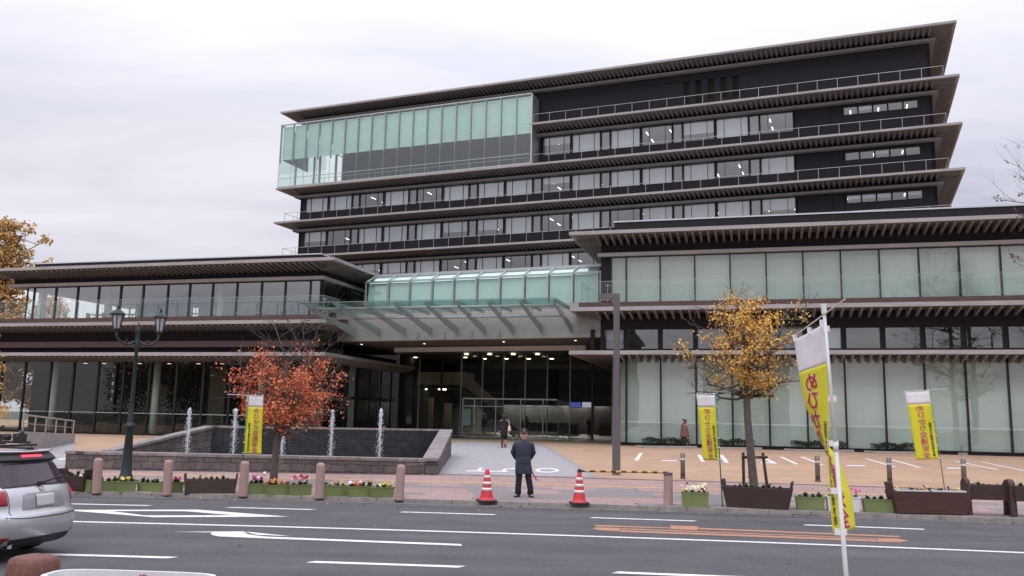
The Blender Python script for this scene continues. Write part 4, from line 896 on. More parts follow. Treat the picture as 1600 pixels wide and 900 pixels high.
# ------------------------------------------------------------------ cones, bar
M_CONE = mat('red_plastic', (.62, .035, .045), .45, noise=.1, nscale=10); M_REFL = mat('white_tape', (.72, .70, .68), .4)
def cone(p, label, rz):
    c = empty('traffic_cone', p, rz, label, 'traffic cone', 'red and white traffic cones')
    rad = lambda z: .165 - .118 * z / .72
    b = MB(); b.lathe([(.20, .035), (.175, .05), (rad(.06), .08)] + [(rad(z), z) for z in np.linspace(.12, .70, 8)] + [(.035, .735), (.02, .74)], (0, 0, 0), 20); b.build('cone_body', M_CONE, c, smooth=True)
    b = MB(); w_ = .215; b.loft([[Vector((x * w_ * s, y * w_ * s, z)) for x, y in ((-1, -.82), (-.82, -1), (.82, -1), (1, -.82), (1, .82), (.82, 1), (-.82, 1), (-1, .82))] for s, z in ((1, 0), (1, .025), (.93, .04))]); b.build('base', mat('black_rubber', (.018, .014, .014), .7), c)
    for z in (.245, .385, .53):
        b = MB(); b.lathe([(rad(z) + .004, z), (rad(z + .07) + .004, z + .07)], (0, 0, 0), 20); b.build('reflective_stripe', M_REFL, c, smooth=True)
    return c
c1 = cone(gp(760, 783), 'red traffic cone left of the guard', .3); c1.rotation_euler.x = R(1.5)
c2 = cone(gp(905, 787), 'red traffic cone that carries the left end of the striped bar', .1)
p0 = c2.location + Vector((0, 0, .745)); p1 = gp(1044, 793) + Vector((0, 0, .80))
br = empty('barrier_bar', p0, 0, 'yellow and black striped bar from the cone to the stone bollard', 'barrier')
n = 17; b1, b2 = MB(), MB(); dv = p1 - p0
for k in range(n): (b1 if k % 2 else b2).tube([dv * (k / n), dv * ((k + 1) / n)], .024, 10)
b1.build('yellow_stripe', mat('yellow_plastic', (.62, .33, .03), .45), br); b2.build('black_stripe', M_BLK, br)
b = MB(); b.lathe([(.05, -.03), (.05, .03), (.03, .05)], (0, 0, 0), 14); b.build('cone_ring', M_BLK, br)
b = MB(); b.lathe([(.11, -.05), (.112, .0)], dv + Vector((0, 0, .0)), 16); b.build('bollard_ring', M_GB, br)

# ------------------------------------------------------------------ planters
M_PGREEN = mat('green_plastic', (.175, .215, .08), .5, noise=.12, nscale=3); M_SOIL = mat('soil', (.03, .022, .016), .95, noise=.4, nscale=30)
M_PLEAF = [mat('plant_leaf_%s' % n, c, .6) for n, c in (('a', (.035, .075, .02)), ('b', (.055, .10, .03)), ('c', (.08, .13, .055)))]
FLC = {'white': (.75, .74, .68), 'yellow': (.65, .50, .05), 'pink': (.60, .06, .22), 'red': (.30, .01, .03), 'purple': (.16, .02, .16), 'orange': (.62, .22, .03), 'magenta': (.42, .03, .20), 'cream': (.70, .65, .35), 'violet': (.10, .07, .25)}
def leaf(b, c, d, up, L_, wd, mi):
    s = d.cross(up)
    if s.length < 1e-4: s = Vector((1, 0, 0))
    s.normalize(); m = c + d * L_ * .5 + up * L_ * .06
    b.add([c, m + s * wd / 2, c + d * L_, m - s * wd / 2], [(0, 1, 2), (0, 2, 3)], mi)
def plants(par, w_, dpt, z, rk, dens=90, hgt=.15, flowers=(), nfl=10, flh=.16, fls=.042):
    b = MB()
    nc = max(3, int(w_ / .13))
    cs = [(-w_ / 2 + w_ * (k + .5) / nc + rk.uniform(-.02, .02), rk.uniform(-dpt * .25, dpt * .25), rk.uniform(.55, 1.15)) for k in range(nc)]
    for k in range(int(dens * 2.2 * w_ / .6)):
        cx, cy, cz = rk.choice(cs); a = rk.uniform(0, 6.283); el = rk.uniform(.1, 1.3)
        d = Vector((math.cos(a) * math.cos(el), math.sin(a) * math.cos(el), math.sin(el)))
        leaf(b, Vector((cx, cy, z + rk.uniform(0, hgt * .5) * cz)), d, Vector((0, 0, 1)), rk.uniform(.06, .13) * cz, rk.uniform(.03, .055), rk.randrange(3))
    b.build('foliage', M_PLEAF, par, fix=False)
    if flowers:
        for fc in sorted(set(flowers)):
            b = MB()
            for k in range(nfl * flowers.count(fc)):
                cx, cy, cz = rk.choice(cs); c = Vector((cx + rk.gauss(0, .05), cy + rk.gauss(0, .04) - .02, z + flh * rk.uniform(.5, 1.1) * (.6 + .4 * cz)))
                nn = Vector((rk.uniform(-.5, .5), -1, rk.uniform(.1, .9))).normalized(); a_ = nn.cross(Vector((0, 0, 1))).normalized(); b_ = nn.cross(a_)
                s = fls * rk.uniform(.7, 1.2); m = 10
                ring = [c + (a_ * math.cos(2 * math.pi * q / m) + b_ * math.sin(2 * math.pi * q / m)) * s * (1 if q % 2 else .86) for q in range(m)]
                b.add([c + nn * s * .3, c - nn * s * .3] + ring, [(0, 2 + q, 2 + (q + 1) % m) for q in range(m)] + [(1, 2 + (q + 1) % m, 2 + q) for q in range(m)])
            b.build('blossoms', mat('blossom_' + fc, FLC[fc], .6, noise=.15, nscale=40), par, fix=False)
def trough(name, x0, x1, yb, h, label, m=None, flowers=(), dep=.26, taper=.90, cat='planter', grp='green plastic planters along the kerb', nfl=4, flh=.15, dens=90, hgt=.12, back=.22):
    p0, p1 = gp(x0, yb - 1), gp(x1, yb + 1); w_ = (p1 - p0).xy.length; c = (p0 + p1) / 2; a = math.atan2(p1.y - p0.y, p1.x - p0.x)
    rk = random.Random(label); a += R(rk.uniform(-2.5, 2.5))
    o = empty(name, c + Vector((-math.sin(a), math.cos(a), 0)) * dep * .5, a, label, cat, grp)
    b = MB(); X, Y = w_ / 2 * .97, dep / 2; t = taper
    ring = lambda sx, sy, z: [Vector((-sx, -sy, z)), Vector((sx, -sy, z)), Vector((sx, sy, z)), Vector((-sx, sy, z))]
    b.loft([ring(X * t, Y * t, 0), ring(X * .97, Y * .97, h * .86), ring(X * 1.0, Y * 1.02, h * .87), ring(X * 1.02, Y * 1.05, h), ring(X * .97, Y * .93, h), ring(X * .95, Y * .90, h * .80)], True)
    b.build('box', m or M_PGREEN, o, bevel=.008)
    b = MB(); b.poly(ring(X * .94, Y * .89, h * .86)); b.build('soil', M_SOIL, o)
    plants(o, w_ * .9, dep * .8, h * .86, rk, dens, hgt, flowers, nfl, flh)
    return o
GP = [(116.5, 142.5, 768, .28, 'green planter with white pansies just left of the first pink bollard', ('white', 'white')),
      (150, 187.5, 770, .27, 'green planter with leafy plants at the foot of the street lamp, left of two', ()),
      (186, 213, 771, .28, 'narrow green planter with small yellow flowers by the street lamp', ('yellow', 'yellow')),
      (211.5, 254, 772, .27, 'long green planter of leafy plants left of the second pink bollard', ()),
      (261.5, 287, 772, .28, 'green planter with pink and pale yellow flowers beside the weathered trough', ('pink', 'magenta', 'cream')),
      (377, 417, 775, .29, 'green planter of tall magenta and white flowers under the banner', ('magenta', 'purple', 'pink', 'white')),
      (417.5, 457, 776, .28, 'green planter with orange pansies at the foot of the red tree', ('orange', 'orange', 'red')),
      (456.5, 488, 776.5, .29, 'green planter of pink, yellow and dark red flowers right of the red tree', ('pink', 'cream', 'red')),
      (503.5, 544, 778, .29, 'green planter with sparse dark pansies, first of three before the fountain corner', ('yellow', 'purple')),
      (544, 585, 779, .29, 'green planter with orange and white pansies, middle of three before the fountain corner', ('orange', 'white', 'red')),
      (585, 617.5, 780, .28, 'green planter with pale yellow flowers beside the last pink bollard', ('cream', 'yellow')),
      (1063.5, 1108.5, 793, .34, 'green planter with cream and dark red flowers at the right of the striped bar', ('cream', 'cream', 'red', 'white')),
      (1243, 1291, 797, .29, 'green planter of leafy plants left of the white planter', ()),
      (1349, 1402, 801, .29, 'green planter of leafy plants right of the white planter', ())]
for x0, x1, y, h, lb, fl in GP:
    tall = 'tall magenta' in lb or 'pink, yellow' in lb or 'cream and dark' in lb
    trough('flower_planter', x0, x1, y, h, lb, flowers=fl, nfl=5 if tall else 4, flh=.26 if tall else .14, dens=110)
M_PWHITE = mat('white_plastic', (.62, .63, .62), .45, noise=.05)
trough('flower_planter', 1292, 1347, 799.5, .33, 'white plastic planter with pink flowers, behind the near flag pole', M_PWHITE, ('pink', 'pink'), nfl=6, flh=.26, grp=None)
M_WOODO = mat('weathered_wood', (.085, .062, .045), .85, col2=(.035, .026, .02), nscale=3, streak=(1, 4, 14)); M_WOODB = mat('dark_brown_wood', (.045, .022, .018), .6, noise=.3, nscale=3, streak=(1, 3, 12)); M_WOODR = mat('reddish_wood', (.07, .028, .022), .6, noise=.3, nscale=3, streak=(1, 3, 12))
def wood_planter(x0, x1, yb, h, label, m, flare=.13, dep=.36, endup=.10, flowers=(), liner=None, dens=70):
    p0, p1 = gp(x0, yb - 1.4), gp(x1, yb + 1.4); w_ = (p1 - p0).xy.length; c = (p0 + p1) / 2; a = math.atan2(p1.y - p0.y, p1.x - p0.x); rk = random.Random(label)
    o = empty('wooden_planter', c + Vector((-math.sin(a), math.cos(a), 0)) * dep * .5, a, label, 'planter')
    X = w_ / 2; b = MB(); T = .035
    for s in (-1, 1): b.hexa([(-X + flare, s * dep * .42 - T / 2, .02), (X - flare, s * dep * .42 - T / 2, .02), (X - flare, s * dep * .42 + T / 2, .02), (-X + flare, s * dep * .42 + T / 2, .02), (-X + .03, s * dep * .5 - T / 2, h), (X - .03, s * dep * .5 - T / 2, h), (X - .03, s * dep * .5 + T / 2, h), (-X + .03, s * dep * .5 + T / 2, h)])
    b.build('side_board', m, o, bevel=.006)
    for s in (-1, 1):
        b = MB(); P = [(s * (X - flare - .005), 0), (s * (X - flare - .05), 0), (s * (X - .06), h + endup), (s * (X - .01), h + endup)]
        lo = [Vector((x, -dep * .46, z)) for x, z in P]; hi = [Vector((x, dep * .46, z)) for x, z in P]; b.prism(lo, hi); b.build('end_board', m, o, bevel=.012)
    b = MB(); b.box(-X + flare, X - flare, -dep * .40, dep * .40, h * .7, h * .88); b.build('soil', M_SOIL, o)
    if liner:
        for s in (-1, 1):
            b = MB(); cx = s * X * .45; wx = X * .40
            for (xa, xb, ya, yb_) in ((cx - wx, cx + wx, -dep * .44, -dep * .38), (cx - wx, cx + wx, dep * .38, dep * .44), (cx - wx, cx - wx + .03, -dep * .38, dep * .38), (cx + wx - .03, cx + wx, -dep * .38, dep * .38)): b.box(xa, xb, ya, yb_, h * .9, h + .03)
            b.build('liner', liner, o)
    plants(o, w_ * .72, dep * .7, h * .9, rk, dens, .12, flowers, 4, .14)
    return o
wood_planter(284, 371, 773.5, .36, 'weathered grey wooden trough planter with low plants, left of the banner', M_WOODO, flare=.06, endup=.14)
wood_planter(1126, 1241, 797, .50, 'dark brown wooden trough planter in front of the staked yellow tree', M_WOODB, flare=.14, endup=.16, dep=.42)
wood_planter(1393, 1523, 804.5, .50, 'reddish wooden trough planter with white liners and yellow and violet pansies', M_WOODR, flare=.14, endup=.18, flowers=('yellow', 'violet', 'yellow', 'orange', 'purple'), liner=M_PWHITE, dep=.42)
wood_planter(84, 131, 767.5, .36, 'dark wooden planter half hidden behind the silver car', M_WOODB, flare=.05, endup=.16)
def bench_planter(x0, x1, yb, label):
    p0, p1 = gp(x0, yb - 1), gp(x1, yb + 1); w_ = (p1 - p0).xy.length; c = (p0 + p1) / 2; a = math.atan2(p1.y - p0.y, p1.x - p0.x); rk = random.Random(label)
    o = empty('bench_planter', c + Vector((-math.sin(a), math.cos(a), 0)) * .2, a, label, 'planter', 'dark bench planters'); X = w_ / 2
    b = MB(); b.box(-X + .1, X - .1, -.20, -.165, .34, .66); b.box(-X + .1, X - .1, .165, .20, .34, .66); b.box(-X + .1, X - .1, -.165, .165, .34, .37); b.build('trough', M_WOODB, o, bevel=.006)
    for s in (-1, 1):
        b = MB()
        prof = [(-.05, 0), (.05, 0)]
        P = [(-.20, 0), (-.11, 0), (-.06, .30), (.06, .30), (.11, 0), (.20, 0), (.16, .45)] + [(.16 * math.cos(t), .66 + .14 * math.sin(t)) for t in np.linspace(0, math.pi, 9)] + [(-.16, .45)]
        x = s * (X - .06)
        b.prism([Vector((x - .05, y, z)) for y, z in P], [Vector((x + .05, y, z)) for y, z in P]); b.build('end_board', M_WOODB, o, bevel=.01)
    b = MB(); b.box(-X + .12, X - .12, -.16, .16, .40, .60); b.build('soil', M_SOIL, o)
    plants(o, w_ * .75, .28, .60, rk, 50, .12)
bench_planter(1513, 1592, 806, 'dark wooden bench-shaped planter with rounded end boards, right of the reddish trough')
bench_planter(1581, 1660, 809, 'dark wooden bench-shaped planter cut off by the right edge')
# near side: white planter whose rim shows at the very bottom
def near_planter():
    c = at_depth(202, 899, 6.35); o = empty('flower_planter', (c.x, c.y, .1), R(-4), 'white planter rim with one magenta flower at the bottom edge', 'planter')
    b = MB(); X, Y, h = .60, .20, c.z - .1
    rr = lambda sx, sy, z: [Vector((math.copysign(abs(math.cos(t)) ** .5, math.cos(t)) * sx, math.copysign(abs(math.sin(t)) ** .5, math.sin(t)) * sy, z)) for t in [2 * math.pi * (k + .5) / 28 for k in range(28)]]
    b.loft([rr(X * .85, Y * .8, 0), rr(X * .97, Y * .96, h - .05), rr(X, Y, h - .04), rr(X, Y, h), rr(X * .94, Y * .84, h), rr(X * .9, Y * .8, h - .08)]); b.build('box', M_PWHITE, o, smooth=False)
    b = MB(); b.poly(rr(X * .9, Y * .8, h - .05)); b.build('soil', M_SOIL, o)
    p = at_depth(237, 893, 6.25) - Vector(o.location); bb = MB(); rk = random.Random(3)
    for k in range(9):
        a = k * .7; bb.add([Vector((p.x, p.y - .1, p.z - .04)), Vector((p.x + .035 * math.cos(a), p.y - .1 + .03 * math.sin(a), p.z - .015)), Vector((p.x + .02 * math.cos(a + .5), p.y - .1 + .02 * math.sin(a + .5), p.z)), Vector((p.x + .035 * math.cos(a + .7), p.y - .1 + .03 * math.sin(a + .7), p.z - .02))], [(0, 1, 2, 3)])
    bb.tube([(p.x, p.y - .1, h - .06), (p.x, p.y - .1, p.z - .03)], .004, 5); bb.build('blossoms', mat('blossom_magenta', FLC['magenta'], .6), o, fix=False)
near_planter()
# drain grate at the kerb
A, B_ = gp(1238, 804), gp(1282, 807); A.z = B_.z = .006; d = (B_ - A); n_ = Vector((-d.y, d.x, 0)).normalized() * .30
b = MB()
for k in range(14): b.bar(A + d * (k / 14), A + d * (k / 14) + n_ * -1 + n_ * 1.9, .02, .012)
b.bar(A, B_, .03, .014); b.bar(A + n_ * .9, B_ + n_ * .9, .03, .014); o = b.build('drain_grate', mat('cast_iron', (.05, .045, .043), .7)); o.location = (0, 0, 0.0)
_c = (A + B_) / 2
for vv in o.data.vertices: vv.co -= _c
o.location = _c; tag(o, 'small iron drain grate in the gutter before the dark trough planter', 'drain')
# ------------------------------------------------------------------ hedges in kerbed beds
M_HEDGE = [mat('hedge_%s' % n, c, .7) for n, c in (('a', (.012, .022, .010)), ('b', (.02, .035, .014)), ('c', (.03, .05, .02)))]
for i, (x0, x1, y, lb) in enumerate(((1011, 1081, 700, 'low hedge strip behind the walking woman, nearest the entrance'), (1127, 1182, 702, 'low hedge strip behind the staked yellow tree'), (1247, 1326, 705.5, 'low hedge strip behind the near flag pole'), (1373, 1433, 708.5, 'low hedge strip left of the far right banner'), (1506, 1591, 711, 'rightmost low hedge strip at the foot of the right wing'))):
    p0, p1 = gp(x0, y), gp(x1, y + .6); w_ = (p1 - p0).xy.length; c = (p0 + p1) / 2; a = math.atan2(p1.y - p0.y, p1.x - p0.x); rk = random.Random(i)
    o = empty('hedge', c, a, lb, 'hedge', 'low hedges along the right wing')
    b = MB()
    for k in range(int(1900 * w_ / 2.2)):
        x, yy = rk.uniform(-w_ / 2, w_ / 2), rk.uniform(.1, .65); z = .10 + .36 * math.sqrt(rk.random()) * (1 + .15 * math.sin(x * 5 + i)); a_ = rk.uniform(0, 6.283); el = rk.uniform(-.3, 1.4)
        leaf(b, Vector((x, yy, z)), Vector((math.cos(a_) * math.cos(el), math.sin(a_) * math.cos(el), math.sin(el))), Vector((0, 0, 1)), rk.uniform(.06, .12), rk.uniform(.03, .06), rk.randrange(3))
    b.build('foliage', M_HEDGE, o, fix=False)
    b = MB(); b.box(-w_ / 2 - .25, w_ / 2 + .25, -.14, 0, -.06, .12); b.box(-w_ / 2 - .25, -w_ / 2 - .1, 0, .8, -.06, .12); b.box(w_ / 2 + .1, w_ / 2 + .25, 0, .8, -.06, .12); b.build('bed_kerb', mat('bed_kerb', (.34, .31, .29), .85, noise=.15), o)
# sign inside the left wing
q = WF.at(178, 566, 48.9); q2 = WF.at(170, 632, 48.9)
# ================================================================== lettering helpers
_tc = {}
def glyph(ch, bold=0.):
    k = (ch, round(bold, 4))
    if k not in _tc:
        c = bpy.data.curves.new('glyph', 'FONT'); c.body = ch; c.size = 1; c.align_x = 'CENTER'; c.offset = bold; c.resolution_u = 4
        o = bpy.data.objects.new('glyph', c); COL.objects.link(o); dg = bpy.context.evaluated_depsgraph_get(); me = o.evaluated_get(dg).to_mesh()
        vs = [v.co.copy() for v in me.vertices]; fs = [list(p.vertices) for p in me.polygons]
        o.evaluated_get(dg).to_mesh_clear(); bpy.data.objects.remove(o); bpy.data.curves.remove(c)
        xs = [v.x for v in vs]; ys = [v.y for v in vs]
        _tc[k] = ([Vector((v.x, v.y)) for v in vs], fs)
    return _tc[k]
def column_text(text, cx, top, step, size, fn, bold=0., off=.004, mirror=False, sub=0, xs=1.0):
    b = MB()
    for i, ch in enumerate(text):
        vs, fs = glyph(ch, bold)
        ref, _ = glyph(ch, 0.)
        x0 = (min(v.x for v in ref) + max(v.x for v in ref)) / 2; y0 = (min(v.y for v in ref) + max(v.y for v in ref)) / 2
        cy = top + step * (i + .5)
        bm = bmesh.new(); bv = [bm.verts.new((v.x, v.y, 0)) for v in vs]
        for f in fs:
            try: bm.faces.new([bv[j] for j in f])
            except ValueError: pass
        if sub: bmesh.ops.subdivide_edges(bm, edges=[e_ for e_ in bm.edges if e_.calc_length() > .12], cuts=sub, use_grid_fill=False); bmesh.ops.triangulate(bm, faces=bm.faces)
        bm.verts.index_update()
        pts = []
        for v in bm.verts:
            x = (v.co.x - x0) * size * xs * (-1 if mirror else 1); y = (v.co.y - y0) * size
            pts.append(fn(cx + x, cy - y, off))
        b.add(pts, [[v.index for v in f.verts] for f in bm.faces]); bm.free()
    return b
# vertical sign by the left wing
q = WF.at(178.5, 566, 48.95); q2 = WF.at(173.5, 632, 48.95); SO = WF.w(q2.x, 48.95, q2.z)
sg = empty('hanging_sign', SO, WF.a, 'narrow black hanging sign with white handwritten characters, on the left wing glass', 'sign'); hS = q.z - q2.z
b = MB(); b.box(-.15, .15, 0, .03, 0, hS); b.build('board', mat('black_board', (.008, .008, .009), .5), sg)
b = column_text('へしまつ！', 0, .05, (hS - .1) / 5, .26, lambda x, y, o: Vector((x, -o, hS - y)), .0, .006); b.build('lettering', mat('white_lettering', (.62, .62, .6), .6), sg, fix=False)

# ================================================================== banner flags
M_FY = mat('banner_yellow', (.62, .58, .018), .8, noise=.06, nscale=4); M_FW = mat('banner_white', (.70, .68, .69), .8, noise=.04); M_FR = mat('banner_red', (.42, .012, .035), .8); M_FK = mat('banner_black', (.03, .03, .02), .8); M_FO = mat('banner_outline', (.72, .66, .55), .8)
TXT, TXT2 = 'めひかり交通安全', '延岡市交通安全対策本部'
def cloth(name, fn, nu, nv, parent, split=.19):
    b = MB(); nvw = max(2, int(nv * split))
    b.grid(lambda i, j: fn(i * .6, j * 1.8 * split, 0), nu, nvw, 0); b.grid(lambda i, j: fn(i * .6, 1.8 * split + j * 1.8 * (1 - split), 0), nu, nv - nvw, 1)
    o = b.build(name, [M_FW, M_FY], parent, smooth=True, fix=False)
    s = o.modifiers.new('thickness', 'SOLIDIFY'); s.thickness = .0015; s.offset = 0; return o
def banner(px_corners, pole, yaw, label, mirror, rod, pole_col):
    (x0, y0), (x1, y1) = pole; base = gp(x1, y1)
    ang = R(yaw); nv_ = -math.sin(ang) * base.x + math.cos(ang) * base.y
    F_ = Frame(yaw)
    # keep the cloth on the vertical plane through the pole
    U = lambda p: Vector((0, 0, CAM_H)) + ray(*p) * (nv_ / (-math.sin(ang) * ray(*p).x + math.cos(ang) * ray(*p).y))
    TL, TR, BL_, BR_ = [U(p) for p in px_corners]; top = U((x0, y0))
    r = empty('banner_flag', base, 0, label, 'banner', 'yellow road safety banners'); B0 = base.copy()
    nrm = Vector((math.sin(ang), -math.cos(ang), 0)); rk = random.Random(label); ph = rk.uniform(0, 6)
    def fn(a, b_, off):                    # a along the width from the image-left edge, b down
        i, j = a / .6, b_ / 1.8
        p = (TL * (1 - i) + TR * i) * (1 - j) + (BL_ * (1 - i) + BR_ * i) * j
        return p - B0 + nrm * (off + .03 * math.sin(i * 4 + j * 5 + ph) * j + .02 * math.sin(j * 9 + ph) * (1 - abs(2 * i - 1)))
    cloth('cloth', fn, 8, 26, r)
    if mirror: cxr, cxk = .30, .50
    else: cxr, cxk = .36, .12
    column_text(TXT, cxr, .36, .176, .175, fn, .030, .008, mirror, 1, 1.25).build('lettering_outline', M_FO, r, fix=False)
    column_text(TXT, cxr, .36, .176, .175, fn, .010, .012, mirror, 1, 1.25).build('lettering', M_FR, r, fix=False)
    column_text(TXT2, cxk, .83, .081, .082, fn, .02, .010, mirror, 0, 1.0).build('small_lettering', M_FK, r, fix=False)
    b = MB(); b.tube([Vector((0, 0, 0)), top - B0], .014, 8); b.build('pole', pole_col, r, smooth=True)
    ra, rb = U(rod[0]) - B0, U(rod[1]) - B0; b = MB(); b.tube([ra, rb], .008, 6); b.build('crossbar', M_FW, r)
    for j in (.18, .42, .66, .8, .98):
        c = fn(.6 if mirror else 0, 1.8 * j, 0); t = (top - B0) ; p = t * (max(0, min(1, c.z / t.z))); b = MB(); b.bar(c, p + (p - c) * .4, .045, .02); b.build('tie', M_FW, r)
    for i in (.05, .5, .95): c = fn(.6 * i, 0, 0); b = MB(); b.bar(c + Vector((0, 0, -.01)), c + Vector((0, 0, .05)), .02, .02); b.build('loop', M_FW, r)
    return r
GRN = mat('green_pole', (.02, .16, .10), .5); GRN2 = mat('green_pole_b', (.10, .28, .07), .5)
banner([(386.5, 618.5), (411.5, 619.5), (381.5, 709), (408.5, 709.5)], ((388.5, 613), (375, 766)), 30, 'yellow and white banner with red letters, left, in front of the red tree', False, ((355, 616), (412, 619)), GRN)
banner([(1088, 617.5), (1117, 617), (1099.5, 719), (1122.5, 719.5)], ((1118.5, 613), (1129, 792)), -30, 'yellow and white banner seen from behind, between the striped bar and the yellow tree', True, ((1086, 617.5), (1122, 614.5)), GRN)
banner([(1414, 613), (1452, 610.5), (1432.5, 718.5), (1466.5, 717.5)], ((1453, 607), (1476.5, 768)), -20, 'yellow and white banner seen from behind, at the right, over the reddish trough', True, ((1411, 612.5), (1478, 607)), GRN2)
def near_banner():
    Y0 = 7.55; top = at_depth(1287, 480, Y0); bot = at_depth(1324, 915, Y0 + .05); d = (bot - top).normalized(); base = top + d * ((top.z - .1) / -d.z)
    r = empty('banner_flag', base, 0, 'large yellow and white banner close by on a white pole, twisted by the wind', 'banner', 'yellow road safety banners'); B0 = base.copy()
    tp = top - B0
    def fn(a, b_, off):                    # a from the pole outwards
        i, j = a / .6, max(0., b_ / 1.8); L_ = .15 + b_ * 1.0
        p = tp + d * L_ + Vector((-.02 - .06 * j, 0, 0))
        k = j * j * (3 - 2 * j)
        phi = R(float(np.interp(j, (0, .18, .37, .53, .64, .83, 1), (96, 92, 87, 77, 64, 55, 52)))) + R(10) * math.sin(math.pi * i) * math.sin(math.pi * min(1, j * 1.0)) * .55
        droop = .085 * i * max(0, 1 - j) ** 1.5
        dirv = Vector((math.cos(phi), math.sin(phi), 0)); nv = Vector((math.sin(phi), -math.cos(phi), 0))
        q = p + dirv * a + nv * (.015 * math.sin(6 * j + 3 * i)) + Vector((0, 0, -droop))
        sgn = 1 if nv.dot(Vector((0, 0, CAM_H)) - B0 - q) > 0 else 1
        return q + nv * off
    cloth('cloth', fn, 22, 60, r)
    for off in (.004, -.004):
        o2 = off * 1.8
        column_text(TXT, .30, .38, .174, .19, fn, .042, off, False, 2, 1.3).build('lettering_outline', M_FO, r, fix=False)
        column_text(TXT, .30, .38, .174, .19, fn, .016, o2, False, 2, 1.3).build('lettering', M_FR, r, fix=False)
        column_text(TXT2, .075, .84, .081, .082, fn, .015, o2, False, 1, 1.0).build('small_lettering', M_FK, r, fix=False)
    b = MB(); b.tube([Vector((0, 0, -.1)), tp + (Vector((0, 0, 0)) - tp) * .42], [.021, .019], 12); b.tube([tp + (-tp) * .42, tp], [.015, .014], 12); b.tube([tp + (-tp) * .40, tp + (-tp) * .425], .024, 12); b.build('pole', M_PWHITE, r, smooth=True)
    b = MB(); b.tube([tp + Vector((0, 0, .03)), tp - d * -.06], .024, 12); b.build('pole_cap', M_PWHITE, r)
    a0 = fn(.62, 0, 0) + Vector((0, 0, .03)); a1 = tp + d * .06 + Vector((0, -.02, 0)); b = MB(); b.tube([a0, a1, a1 + (a1 - a0) * .55], .006, 8); b.build('crossbar', mat('ivory_rod', (.62, .56, .45), .5), r)
    for i in (.04, .5, .97): c = fn(.6 * i, 0, 0); b = MB(); b.bar(c + Vector((0, 0, -.02)), c + Vector((0, 0, .045)), .035, .012); b.build('loop', M_FW, r)
    for j in (.02, .36, .575, .80, .99):
        c = fn(0.02, 1.8 * j, 0); b = MB(); b.bar(c, c + Vector((.055 + .05 * j, 0, 0)), .045, .05); b.build('tie', M_FW, r)
near_banner()

# ================================================================== trees
def tree(name, base, limbs, label, cat, leafm, nleaf, lsize, bark, trunk, group=None, leaf_z=lambda p: 1., seed=1, tw=3, twl=.55, spread=.20, bend=.25, hang=.35, fill=1.0, upb=.15):
    """trunk: list of (point, radius); limbs: list of (start index on trunk, target point, radius)"""
    rk = random.Random(seed); r = empty(name, base, 0, label, cat, group)
    bt, bl, bw = MB(), MB(), MB(); ends = []
    bt.tube([Vector(p) for p, _ in trunk], [q for _, q in trunk], 12); bt.build('trunk', bark, r, smooth=True)
    def path(a, b_, n, amt):
        pts = [a.lerp(b_, k / n) for k in range(n + 1)]; L_ = (b_ - a).length
        for k in range(1, n): pts[k] += Vector((rk.gauss(0, 1), rk.gauss(0, 1), rk.gauss(0, .6) - .5 * math.sin(math.pi * k / n))) * L_ * amt * .12
        return pts
    for (si, tgt, rad) in limbs:
        a = Vector(trunk[si][0]); pts = path(a, Vector(tgt), 7, bend * 4); n = len(pts)
        bl.tube(pts, [rad * (1 - .82 * k / (n - 1)) for k in range(n)], 7)
        L_ = (Vector(tgt) - a).length
        for k in range(2, n):
            for _ in range(tw if k < n - 1 else tw + 1):
                d = (pts[k] - pts[k - 1]).normalized() + Vector((rk.gauss(0, .7), rk.gauss(0, .7), rk.gauss(upb, .5))); d.normalize()
                l2 = L_ * rk.uniform(.18, .42) * twl / .55 * (1.15 - .5 * k / n); e_ = pts[k] + d * l2; p2 = path(pts[k], e_, 3, .7)
                r0 = rad * .28 * (1.1 - .6 * k / n); bw.tube(p2, [max(.0028, r0 * (1 - .8 * q / 3)) for q in range(4)], 4, False)
                ends.append(p2[1:])
                for _ in range(2):
                    d3 = (d + Vector((rk.gauss(0, .6), rk.gauss(0, .6), rk.gauss(upb * .8, .5)))).normalized(); s = p2[rk.choice((1, 2))]; p3 = path(s, s + d3 * l2 * rk.uniform(.3, .65), 2, .6)
                    bw.tube(p3, [max(.0024, r0 * .4), .0024, .002], 3, False); ends.append(p3[1:])
    bl.build('limb', bark, r, smooth=True); bw.build('twigs', bark, r, fix=False)
    b = MB(); nm = len(leafm); cnt = 0; tries = 0
    wts = [leaf_z(e_[-1]) * (1. if rk.random() < fill else .04) for e_ in ends]
    while cnt < nleaf and tries < nleaf * 20:
        tries += 1; i = rk.randrange(len(ends))
        if rk.random() > wts[i]: continue
        e_ = ends[i]; k = rk.randrange(len(e_)); cl = rk.randint(4, 10)
        for _ in range(cl):
            p = e_[k] + Vector((rk.gauss(0, spread), rk.gauss(0, spread), rk.gauss(0, spread)))
            a = rk.uniform(0, 6.283); d = Vector((math.cos(a), math.sin(a), rk.uniform(-1.4, .5) - hang)).normalized(); up = Vector((rk.gauss(0, 1), rk.gauss(0, 1), rk.gauss(0, 1)))
            s = lsize * rk.uniform(.5, 1.4); base_mi = (i * 7 + int(p.z * 3)) % nm
            leaf(b, p, d, up, s, s * rk.uniform(.5, .75), base_mi if rk.random() < .6 else rk.randrange(nm)); cnt += 1
    b.build('crown', leafm, r, fix=False); return r
BARK = mat('dark_bark', (.045, .036, .03), .9, noise=.4, nscale=14, bump=.6, bscale=40); BARKG = mat('grey_bark', (.10, .085, .075), .9, noise=.3, nscale=14, bump=.5, bscale=40)
def lm(name, cols): return [mat('%s_%d' % (name, i), c, .6) for i, c in enumerate(cols)]
RED = lm('red_leaf', [(.64, .17, .05), (.66, .21, .06), (.58, .12, .05), (.66, .28, .09), (.62, .075, .06), (.60, .17, .07)])
